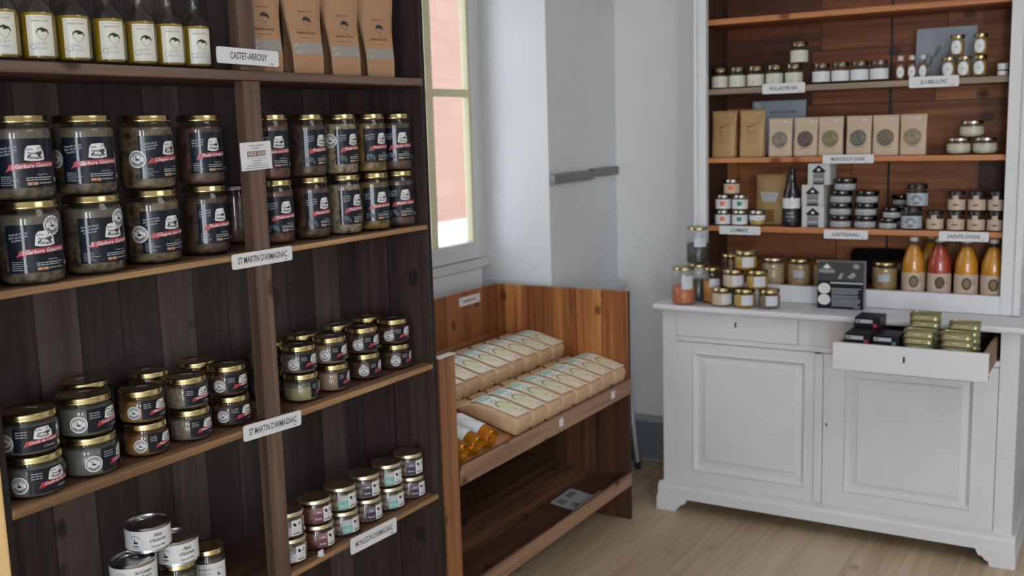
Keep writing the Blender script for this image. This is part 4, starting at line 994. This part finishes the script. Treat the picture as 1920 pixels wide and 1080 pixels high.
def pouch(name, w_, h, d, mat, fn):
    t = root(name, (0, 0, 0), cat='pouch'); loops = []
    for f_, dd, ww in ((0, 1, .97), (.02, 1, 1), (.35, .85, .985), (.65, .5, .985), (.9, .15, 1), (.93, .07, 1), (1, .05, 1)):
        lp = []
        for i in range(28):
            an = 2*PI*i/28; c, s = math.cos(an), math.sin(an); p = 4 if f_ < .5 else 3
            lp.append((d/2*dd*math.copysign(abs(c)**(2/p), c), w_/2*ww*math.copysign(abs(s)**(2/p), s), h*f_))
        loops.append(lp)
    bm = bmesh.new(); loft(bm, loops); mk('bag', bm, mat, t)
    prof = ((0, 1), (.35*h, .85), (.65*h, .5), (.9*h, .15), (h, .05))
    def fx(z):
        for (a, b), (c, e) in zip(prof, prof[1:]):
            if z <= c: return d/2*(b+(e-b)*(z-a)/(c-a))
        return d/2*.05
    L = Lab(); fn(L, w_, h); o = L.build('print', t, eps=.0012)
    for v_ in o.data.vertices: v_.co.x += fx(v_.co.z)
    return done(t)
def gp(L, w_, h):
    L.rect(-.02, .62*h, .03, .635*h, BROWNP, 0, skew=.02, n=4); L.arc(0, .60*h, .018, .002, 120, 250, BROWNP, 0)
    for k in range(5): L.lines(-.022, (.54-.06*k)*h, .046, 1, .01, .0016, BROWNP, 0)
    L.disc(.028, .93*h, .010, .003, LGREY, 0, n=10)
gpo = pouch('kraft_pouch', .112, .204, .06, KRAFT2, gp)
for x, y, d in ((.258, 4.50, 'against the left side'), (.388, 4.495, 'second from the left side')):
    place(gpo, (x, y, ZU[3]+.0005), dface(x, y, -18), 'tall golden kraft pouch with a line drawing, %s of the dresser' % d, 'golden pouches on the dresser')
def wpouch(key, col_):
    def wp(L, w_, h):
        L.disc(0, .44*h, .034, .034, P('window_'+key, col_, .25, coat=.8, var=.5, vscale=90), 0, n=20); L.disc(0, .44*h, .0355, .0355, P('window_rim', (.30, .22, .15), .5), 1, n=20, inner=.94)
        L.lines(-.025, .2*h, .05, 1, .01, .0015, BROWNP, 0); L.disc(.022, .90*h, .010, .004, P('foil_glint', (.66, .62, .66), .3), 0, n=10)
    return pouch('window_pouch', .104, .165, .04, KRAFT3, wp)
wps = [wpouch('pale', (.28, .25, .20)), wpouch('mauve', (.17, .12, .12)), wpouch('olive', (.24, .21, .11)), wpouch('silver', (.20, .19, .17)), wpouch('brown', (.18, .14, .09)), wpouch('tan', (.30, .24, .16))]
for i, (x, d) in enumerate(((.511, 'pale flakes'), (.620, 'mauve leaves'), (.727, 'olive herbs'), (.842, 'silvery leaves'), (.951, 'brown seeds'), (1.058, 'tan seeds'))):
    place(wps[i], (x, 4.50+.006*(i % 2), ZU[3]+.0005), math.radians(-90+R.uniform(-4, 4)), 'light kraft pouch with a round window showing %s' % d, 'window pouches on the dresser')
cr = simple_jar('small_pot', .0455, .0655, .012, P('cream_pot_food', (.50, .46, .34), .4, var=.2, vscale=40, coat=.4), P('silvery_lid', (.60, .58, .52), .2, 1.0), band(P('pale_pot_label', (.52, .50, .40), .4, coat=.3), .014, .042, .058))
for x, z, d in ((1.234, 0, 'lower left of the three'), (1.330, 0, 'lower right of the three'), (1.280, 1, 'on top of the two others')):
    place(cr, (x, 4.49, ZU[3]+.0005+z*.0662), dface(x, 4.49), 'low cream-coloured glass pot with silvery lid, %s' % d, 'cream pots on the dresser')

# shelf 4 of the dresser
def colsq(c): 
    return lambda L: L.rect(-.006, .020, .016, .040, c, 1)
jo = simple_jar('spice_jar', .0355, .068, .014, P('spice', (.30, .14, .06), .5), P('silver_small_lid', (.5, .5, .46), .2, 1.0), band(WHITE, .006, .048, .050, colsq(ORANGEP)))
jg = simple_jar('spice_jar', .0355, .068, .014, MATS['spice'], MATS['silver_small_lid'], band(WHITE, .006, .048, .050, colsq(GREENP)))
jy = simple_jar('spice_jar', .0355, .068, .014, P('mustard', (.48, .36, .08), .4), MATS['silver_small_lid'], band(WHITE, .026, .048, .050, lambda L: L.disc(.01, .036, .005, .003, OLIVEP, 1, n=10)))
jk = simple_jar('spice_jar', .0355, .068, .014, MATS['spice'], MATS['silver_small_lid'], band(P('peach_label', (.62, .45, .36), .5), .006, .048, .050, colsq(ORANGEP)))
y4 = 4.482
for pr, x, z, d in ((jo, .257, 0, 'orange-marked spice jar, bottom left of the small pyramid'), (jg, .336, 0, 'green-marked spice jar at the bottom of the small pyramid'), (jy, .416, 0, 'spice jar of yellow mustard right of the small pyramid'),
                    (jo, .258, 1, 'orange-marked spice jar, middle level of the small pyramid'), (jg, .337, 1, 'green-marked spice jar, middle level of the small pyramid'), (jk, .298, 2, 'peach-labelled spice jar on top of the small pyramid')):
    place(pr, (x, y4, ZU[4]+.0005+z*.0688), dface(x, y4, -14), 'small %s' % d, 'spice jars on the dresser')
kp2 = pouch('kraft_pouch', .138, .222, .07, KRAFT2, lambda L, w_, h: (L.fan((0, .56*h), [(-.045, .64*h), (-.030, .45*h), (.030, .45*h), (.045, .64*h)], P('silver_panel', (.50, .50, .48), .3), 0), L.lines(-.025, .56*h, .05, 1, .01, .0015, GREYP, 1), L.rect(-.028, .04*h, .028, .30*h, P('dark_gold', (.22, .13, .03), .5), 0)))
place(kp2, (.445, 4.585, ZU[4]+.0005), dface(.45, 4.585, -22), 'golden kraft pouch with a silver label, behind the yellow mustard jar')
def beer():
    t = root('dark_bottle', (.565, 4.49, ZU[4]+.0005), dface(.565, 4.49, -6), label='tall black bottle with a white and black label beside the white boxes', cat='bottle'); r = .0385
    bm = bmesh.new(); lathe(bm, [(0, .002), (r*.95, 0), (r, .006), (r, .128), (r*.9, .150), (r*.55, .180), (.016, .205), (.0145, .240), (.016, .243), (.016, .250), (0, .252)], 36); mk('bottle', bm, P('black_glass', (.006, .006, .008), .08, coat=.6), t)
    L = Lab(r); L.rect(-.05, .080, .05, .124, WHITE, 0); L.disc(0, .103, .008, .008, GREYP, 1, inner=.85); L.rect(-.05, .022, .05, .079, BLACK, 0); L.text('BIERE', 0, .055, .009, LGREY, 1, maxw=.04); L.text('NOIRE', 0, .040, .009, LGREY, 1, maxw=.04); L.disc(-.006, .027, .005, .003, LGREY, 1, n=10)
    L.build('label', t)
beer()
def gift_box():
    t = root('gift_box', (0, 0, 0), cat='box'); bm = bmesh.new(); box(bm, -.045, .045, -.047, .047, 0, .0905); mk('carton', bm, P('pale_grey_carton', (.56, .58, .56), .5), t, bevel=.001)
    L = Lab()
    L.rect(-.024, .004, .024, .048, GREYP, 0); L.rect(-.024, .002, .024, .010, BLACK, 1); L.fan((0, .062), [(-.030, .058), (0, .084), (.030, .058), (.022, .050), (-.022, .050)], BLACK, 1)
    L.disc(0, .063, .007, .006, WHITE, 2, n=10); L.rect(-.018, .020, .018, .027, LGREY, 1); L.rect(-.046, .014, -.026, .017, LGREY, 0); L.rect(.026, .014, .046, .017, LGREY, 0)
    L.build('print', t, x=.045); return done(t)
gb = gift_box()
for x, z, d in ((.667, 0, 'lowest of the three'), (.666, 1, 'middle of the three'), (.692, 2, 'topmost, shifted to the right')):
    place(gb, (x, 4.50, ZU[4]+.0005+z*.0912), math.radians(-90-1.5*z), 'white cube carton with a black house emblem, %s' % d, 'white cartons on the dresser')
def flat_tin(r, h):
    t = root('flat_tin', (0, 0, 0), cat='tin'); bm = bmesh.new(); lathe(bm, [(0, 0), (r*.94, 0), (r*.97, .002), (r*.97, h*.55), (r*.94, h*.58)], 36); mk('body', bm, P('grey_tin', (.30, .30, .28), .35, .6), t)
    bm = bmesh.new(); lathe(bm, [(r*.95, h*.58), (r, h*.60), (r, h-.003), (r*.96, h), (0, h)], 36); mk('lid', bm, P('dark_tin_lid', (.10, .10, .095), .14, 1.0), t)
    L = Lab(r*.97); L.rect(-r*1.1, .006, r*1.1, h*.5, LGREY, 0); L.lines(-r*.6, h*.24, r*1.2, 1, .01, .002, BLACK, 1); L.build('label', t); return done(t)
ft = flat_tin(.0475, .0520); fs = flat_tin(.0375, .044)
for x, z, d in ((.775, 0, 'bottom of the left stack'), (.774, 1, 'second up in the left stack'), (.775, 2, 'third up in the left stack'), (.792, 3, 'top of the left stack'), (.877, 0, 'bottom of the right stack'), (.879, 1, 'middle of the right stack'), (.884, 2, 'top of the right stack')):
    place(ft, (x, 4.498, ZU[4]+.0005+z*.0526), dface(x, 4.5, -10), 'flat round grey tin with a dark lid, %s' % d, 'flat grey tins on the dresser')
for x, y, z, d in ((.970, 4.485, 0, 'front one on the shelf'), (.984, 4.490, 1, 'standing on the front one'), (1.000, 4.60, 0, 'behind at the bottom'), (1.000, 4.60, 1, 'behind in the middle'), (1.000, 4.60, 2, 'behind on top')):
    place(fs, (x, y, ZU[4]+.0005+z*.0446), dface(x, y), 'smaller flat round tin, %s' % d, 'smaller flat tins on the dresser')
def emb(L): L.arc(0, .026, .016, .008, 0, 180, GREYP, 1, sq=1.2); L.rect(-.018, .008, .018, .026, LGREY, 1); L.rect(-.012, .010, .012, .022, GREYP, 2)
bj = simple_jar('black_lid_jar', .042, .0925, .020, P('black_food', (.01, .01, .01), .4), BLACKLID, band(P('steel_blue_label', (.40, .45, .50), .4, coat=.3), .006, .056, .055, emb))
for x, y, z, d in ((1.064, 4.485, 0, 'lower one'), (1.084, 4.49, 1, 'upper one')):
    place(bj, (x, y, ZU[4]+.0005+z*.0932), dface(x, y, -6), 'black-lidded jar with a steel blue emblem label, %s of the pair' % d, 'black-lidded jars on the dresser')
def tanj(L): L.disc(.0, .024, .012, .003, BROWNP, 1, n=10); L.rect(-.010, .044, .010, .062, P('tan_label', (.55, .42, .32), .5), 0, n=4)
tj_ = simple_jar('tan_label_jar', .0335, .0785, .016, P('tapenade', (.02, .018, .016), .4), BLACKLID, band(P('tan_label', (.55, .42, .32), .5), .004, .046, .046, tanj))
for x, z, d in ((1.155, 0, 'alone at the left of the lower row'), (1.234, 0, 'lower row, below the left upper jar'), (1.309, 0, 'lower row, below the middle upper jar'), (1.382, 0, 'lower row, at the right end'), (1.235, 1, 'left of the upper row'), (1.310, 1, 'middle of the upper row'), (1.382, 1, 'right of the upper row')):
    place(tj_, (x, y4, ZU[4]+.0005+z*.0792), dface(x, y4, -8), 'small tan-label black-lidded jar, %s' % d, 'tan-label jars on the dresser')

# bottom opening of the dresser
def soup(colr, nm):
    t = root('soup_bottle', (0, 0, 0), cat='bottle'); r = .0455
    k = 1.0
    bm = bmesh.new(); lathe(bm, [(0, .002), (r*.93, 0), (r, .006), (r, .115), (r*.93, .140), (r*.70, .172), (r*.46, .200), (.0165, .218), (.0165, .224)], 40); mk('glass', bm, CLEAR, t)
    bm = bmesh.new(); q = .0018; lathe(bm, [(0, .004), (r*.9, .003), (r-q, .008), (r-q, .115), (r*.93-q, .140), (r*.70-q, .172), (r*.46-q, .196), (0, .198)], 40); mk('soup', bm, colr, t)
    bm = bmesh.new(); lathe(bm, [(.0168, .214), (.0185, .214), (.0185, .230), (.016, .232), (0, .232)], 24); mk('cap', bm, P('pale_cap', (.62, .58, .50), .35), t)
    L = Lab(r); L.rect(-.085, 0, .085, .084, P('soup_kraft_label', (.56, .42, .32), .6), 0); L.disc(.004, .047, .0185, .0255, BROWNP, 1, n=28); L.disc(.004, .047, .0125, .0185, P('soup_disc_'+nm, (.20, .14, .05) if nm != 'red' else (.14, .05, .04), .5), 2, n=24)
    L.rect(.022, .047, .040, .049, BROWNP, 1, n=2); L.lines(.024, .060, .016, 2, .006, .0015, BROWNP, 1); L.text('SOUPE', .0, .008, .0055, BROWNP, 1, maxw=.03)
    L.build('label', t, z=.004); return done(t)
so = soup(P('pumpkin_soup', (.62, .26, .015), .35, var=.08, coat=.2), 'orange'); sr = soup(P('tomato_soup', (.42, .045, .02), .35, var=.08, coat=.2), 'red')
for pr, x, y, d in ((so, 1.076, 4.487, 'orange soup bottle left of the red one'), (sr, 1.177, 4.487, 'red soup bottle among the orange ones'), (so, 1.279, 4.487, 'orange soup bottle right of the red one'), (so, 1.378, 4.487, 'orange soup bottle at the right end of the dresser'), (so, 1.126, 4.60, 'orange soup bottle in the second row behind the red one')):
    place(pr, (x, y, ZU[5]+.0005), dface(x, y, -2), '%s, dark oval label' % d, 'soup bottles in the dresser')
oat = CHUNK('oats', s2l(130, 108, 78), s2l(160, 138, 104), s2l(186, 164, 128), 90, k=1.0)
sq = lambda L: None
dj_plain = simple_jar('dry_goods_jar', .052, .122, .012, oat, GOLD2, lambda t, r, h: None)
dj = simple_jar('dry_goods_jar', .052, .122, .012, CHUNK('seeds', s2l(110, 86, 48), s2l(146, 118, 72), s2l(170, 144, 98), 110, k=1.0), GOLD, band(LGREY, .042, .074, .024))
for pr, x, d in ((dj_plain, .483, 'unlabelled jar of pale oats left of the labelled ones'), (dj, .601, 'gold-lidded jar of seeds with a square label, second in the bottom opening'), (dj, .712, 'gold-lidded jar of seeds half hidden behind the black notice'), (dj, .960, 'gold-lidded jar of seeds with a label, right of the black notice')):
    place(pr, (x, 4.50, ZU[5]+.0005), dface(x, 4.5, -4), d, 'dry goods jars in the dresser')
tr = root('black_tray', (.90, 4.655, ZU[5]+.0030), label='black rounded tray standing upright behind the seed jar', cat='tray', rot=(-.12, 0, 0))
def rr2(w_, h, r, n=6): return [(cx_+r*math.cos(math.radians(a0+90*k/n)), cz_+r*math.sin(math.radians(a0+90*k/n))) for cx_, cz_, a0 in ((w_/2-r, h-r, 0), (-w_/2+r, h-r, 90), (-w_/2+r, r, 180), (w_/2-r, r, 270)) for k in range(n+1)]
bm = bmesh.new(); loft(bm, [[(u*s_, y_, v*s_+h_) for u, v in rr2(.24, .155, .03)] for s_, y_, h_ in ((1, 0, 0), (1, .012, 0), (.94, .016, .004))]); mk('tray', bm, P('black_plastic', (.012, .012, .013), .3), tr)

# on the worktop: notice, jars, pyramid
nt_ = root('notice_box', (.818, 4.338, .9505), math.radians(4), label='black information box with two pale discs standing on the worktop', cat='display box')
boxes('carton', [(-.093, .093, -.008, .058, 0, .196)], P('grey_carton', (.30, .31, .33), .5), nt_, bevel=.001)
L = Lab(); A = .186; L.rect(-.093, 0, .093, .196, NAVY, 0); L.rect(-.093, .118, .093, .196, P('charcoal_print', (.035, .036, .038), .5), 1)
L.disc(-.056, .165, .024, .018, P('mid_grey_print', (.11, .115, .12), .5), 2, n=20); L.rect(-.088, .150, -.022, .166, GREYP, 3); L.text('CHATELARD', -.055, .154, .008, LGREY, 4, maxw=.058); L.fan((-.055, .178), [(-.070, .174), (-.055, .190), (-.040, .174), (-.055, .168)], WHITE, 4)
L.disc(.062, .180, .015, .012, GREYP, 2, n=16); L.disc(.062, .180, .006, .004, LGREY, 3, n=10)
L.fan((.0, .140), [(-.012, .128), (.004, .126), (.012, .150), (.002, .152)], P('pinkish_print', (.34, .28, .28), .5), 2); L.fan((.045, .142), [(.026, .134), (.044, .128), (.062, .140), (.052, .158)], MATS['pinkish_print'], 2)
for v in (.085, .038): L.disc(-.065, v, .0255, .0225, WHITE, 2, n=20); L.disc(-.065, v, .018, .015, CREAM, 3, n=16)
L.rect(-.040, .106, .090, .113, LGREY, 2)
for a, n_ in ((.088, 4), (.058, 2), (.043, 5)): L.lines(-.034, a-.004, .120, n_, .0068, .0030, LGREY, 2, .85)
L.text('TRUFFE', .066, .004, .006, LGREY, 2, maxw=.04)
L.build('print', nt_, flat='front', y=-.008)

LENT = CHUNK('lentils', s2l(150, 62, 30), s2l(186, 92, 52), s2l(200, 128, 86), 150, k=1.0)
GRNF = CHUNK('dark_seeds', s2l(36, 40, 34), s2l(62, 66, 58), s2l(92, 94, 82), 120)
ORF = CHUNK('orange_seeds', s2l(150, 86, 24), s2l(190, 118, 40), s2l(206, 146, 70), 120, k=1.0)
wlab = lambda z0, z1, hw: band(P('lilac_white_label', (.62, .63, .68), .5), z0, z1, hw)
tj1 = simple_jar('tall_jar', .052, .164, .012, LENT, GOLD, wlab(.070, .128, .026), fill=.55)
tj4 = simple_jar('tall_jar', .041, .212, .012, GRNF, GOLD, lambda t, r, h: None, fill=.5)
tj2 = simple_jar('tall_jar', .050, .164, .012, GRNF, GOLD, wlab(.078, .118, .028), fill=.62)
tj3 = simple_jar('tall_jar', .041, .158, .012, ORF, GOLD, wlab(.072, .110, .024), fill=.72)
wz = .9505
place(tj1, (.168, 4.226, wz), dface(.168, 4.226, 20), 'tall glass jar half full of orange lentils at the left worktop corner')
place(tj2, (.190, 4.345, wz), dface(.2, 4.35, 60), 'tall glass jar carrying the dark seed jar on the worktop')
place(tj2, (.189, 4.344, wz+.1648), dface(.2, 4.34, 14), 'tall jar of dark seeds raised on top of other jars, beside the dresser post')
place(tj3, (.272, 4.298, wz), dface(.283, 4.27, 18), 'tall jar of orange seeds with a small label behind the little pyramid')
place(tj4, (.335, 4.358, wz), dface(.32, 4.36, 40), 'tall dark jar at the back between the orange seeds and the pyramid')
dsh = simple_jar('preserve_pot', .0465, .0800, .014, P('beige_cream_food', (.62, .48, .34), .4, var=.08, vscale=30), GOLD, wlab(.014, .056, .026))
dy = simple_jar('preserve_pot', .0465, .0800, .014, P('amber_food', (.50, .32, .05), .35, var=.1, vscale=30), GOLD, wlab(.014, .056, .026))
dg = simple_jar('preserve_pot', .0465, .0800, .014, P('brown_food', (.22, .15, .10), .4, var=.1, vscale=30), GOLD, wlab(.014, .056, .026))
yp = 4.24
for pr, x, y, z, o, d in ((dsh, .338, yp, 0, 34, 'bottom left of the pyramid, beige'), (dy, .440, yp, 0, 14, 'bottom middle of the pyramid, amber'), (dg, .541, yp+.02, 0, 14, 'bottom right of the pyramid, brown'), (dsh, .390, yp+.004, 1, 24, 'middle level left, beige'), (dy, .492, yp+.01, 1, 12, 'middle level right, amber'), (dy, .442, yp+.008, 2, 12, 'top of the pyramid, amber')):
    place(pr, (x, y, wz+z*.0808), dface(x, y, o), 'gold-lidded white-labelled pot, %s' % d, 'pyramid of pots on the worktop')

# open drawer contents: black cartons and gold tins
def black_box(acc):
    t = root('black_carton', (0, 0, 0), cat='box'); bm = bmesh.new(); box(bm, -.058, .058, -.047, .047, 0, .040); mk('carton', bm, P('black_card', (.010, .009, .012), .4, spec=.2), t, bevel=.001)
    L = Lab(); L.rect(-.043, .018, .020, .032, LGREY, 0); L.rect(-.040, .020, -.026, .030, GREYP, 1); L.rect(.022, .004, .036, .018, acc, 0); L.build('print', t, x=.058)
    return done(t)
bb1 = black_box(REDP); bb2 = black_box(GREENP)
dzb = .8125
for pr, x, y, z, d in ((bb1, .984, 3.970, 0, 'red-marked, lowest front'), (bb1, .984, 3.972, 1, 'red-marked, second from below at the front'), (bb1, .986, 3.976, 2, 'red-marked, upper front'), (bb1, .988, 4.100, 0, 'lowest of the rear red-marked pile'), (bb1, .988, 4.100, 1, 'second of the rear red-marked pile'), (bb1, .990, 4.100, 2, 'third of the rear red-marked pile'), (bb1, .992, 4.10, 3, 'topmost of the rear red-marked pile'),
                     (bb2, 1.085, 3.972, 0, 'green-marked, lowest beside the gold tins'), (bb2, 1.085, 3.974, 1, 'green-marked, middle beside the gold tins'), (bb2, 1.086, 3.978, 2, 'green-marked, top beside the gold tins')):
    place(pr, (x, y, dzb+.0005+z*.0406), math.radians(-90), 'black carton in the drawer, %s' % d, 'black cartons in the drawer')
def sardine():
    t = root('sardine_tin', (0, 0, 0), cat='tin'); loops = []; h = .0235
    for z, k in ((0, .97), (.002, 1), (.0035, .975), (h-.0035, .975), (h-.002, 1), (h, 1), (h, .95), (h-.003, .94)):
        loops.append([(u*k, v*k, z) for u, v in [(a, b-.035) for a, b in rr2(.108, .070, .018)]])
    bm = bmesh.new(); loft(bm, loops); mk('tin', bm, P('gold_tin', (.42, .40, .22), .35, .75), t, sharpen=40)
    L = Lab(); L.rect(-.036, .005, .036, .0185, P('olive_gold_print', (.36, .31, .14), .45), 0); L.lines(-.012, .010, .024, 1, .01, .003, CREAM, 1); o = L.build('print', t, flat='front', y=-.0343)
    return done(t)
sd = sardine(); n_ = 0
for nm, x, y, cnt in (('left front', 1.197, 3.962, 6), ('left rear', 1.202, 4.050, 8), ('right front', 1.326, 3.965, 6), ('right rear', 1.338, 4.052, 7)):
    for k in range(cnt):
        lv = 'top' if k == cnt-1 else ('bottom' if k == 0 else ('second', 'third', 'fourth', 'fifth', 'sixth', 'seventh')[k-1]+' from below')
        place(sd, (x+R.uniform(-.002, .002), y, dzb+.0005+k*.0242), R.uniform(-.02, .02), 'gold sardine tin in the open drawer, %s in the %s stack' % (lv, nm), 'gold tins in the drawer')

# place name signs of the dresser (front faces -Y)
for s, x, z, w_, h, lb in (('POLASTRON', .540, 1.869, .184, .043, 'on the second highest dresser shelf, under the cream-label jars'), ('JU-BELLOC', 1.141, 1.868, .186, .043, 'on the second highest dresser shelf, under the honey jars'),
                       ('MONTEGUT-SAVES', .814, 1.567, .208, .036, 'under the window pouches'), ('LOMBEZ', .350, 1.2575, .188, .038, 'under the spice jars'), ('CASTELNAU', .811, 1.251, .182, .038, 'under the flat grey tins'), ('SAINTE-DODE', 1.271, 1.255, .184, .039, 'above the soup bottles')):
    sign('shelf_sign', w_, h, [(s, 0, -.007, .015, w_*.66)], (x, 4.4380, z), 'white sign reading %s, %s' % (s, lb), flat='front')
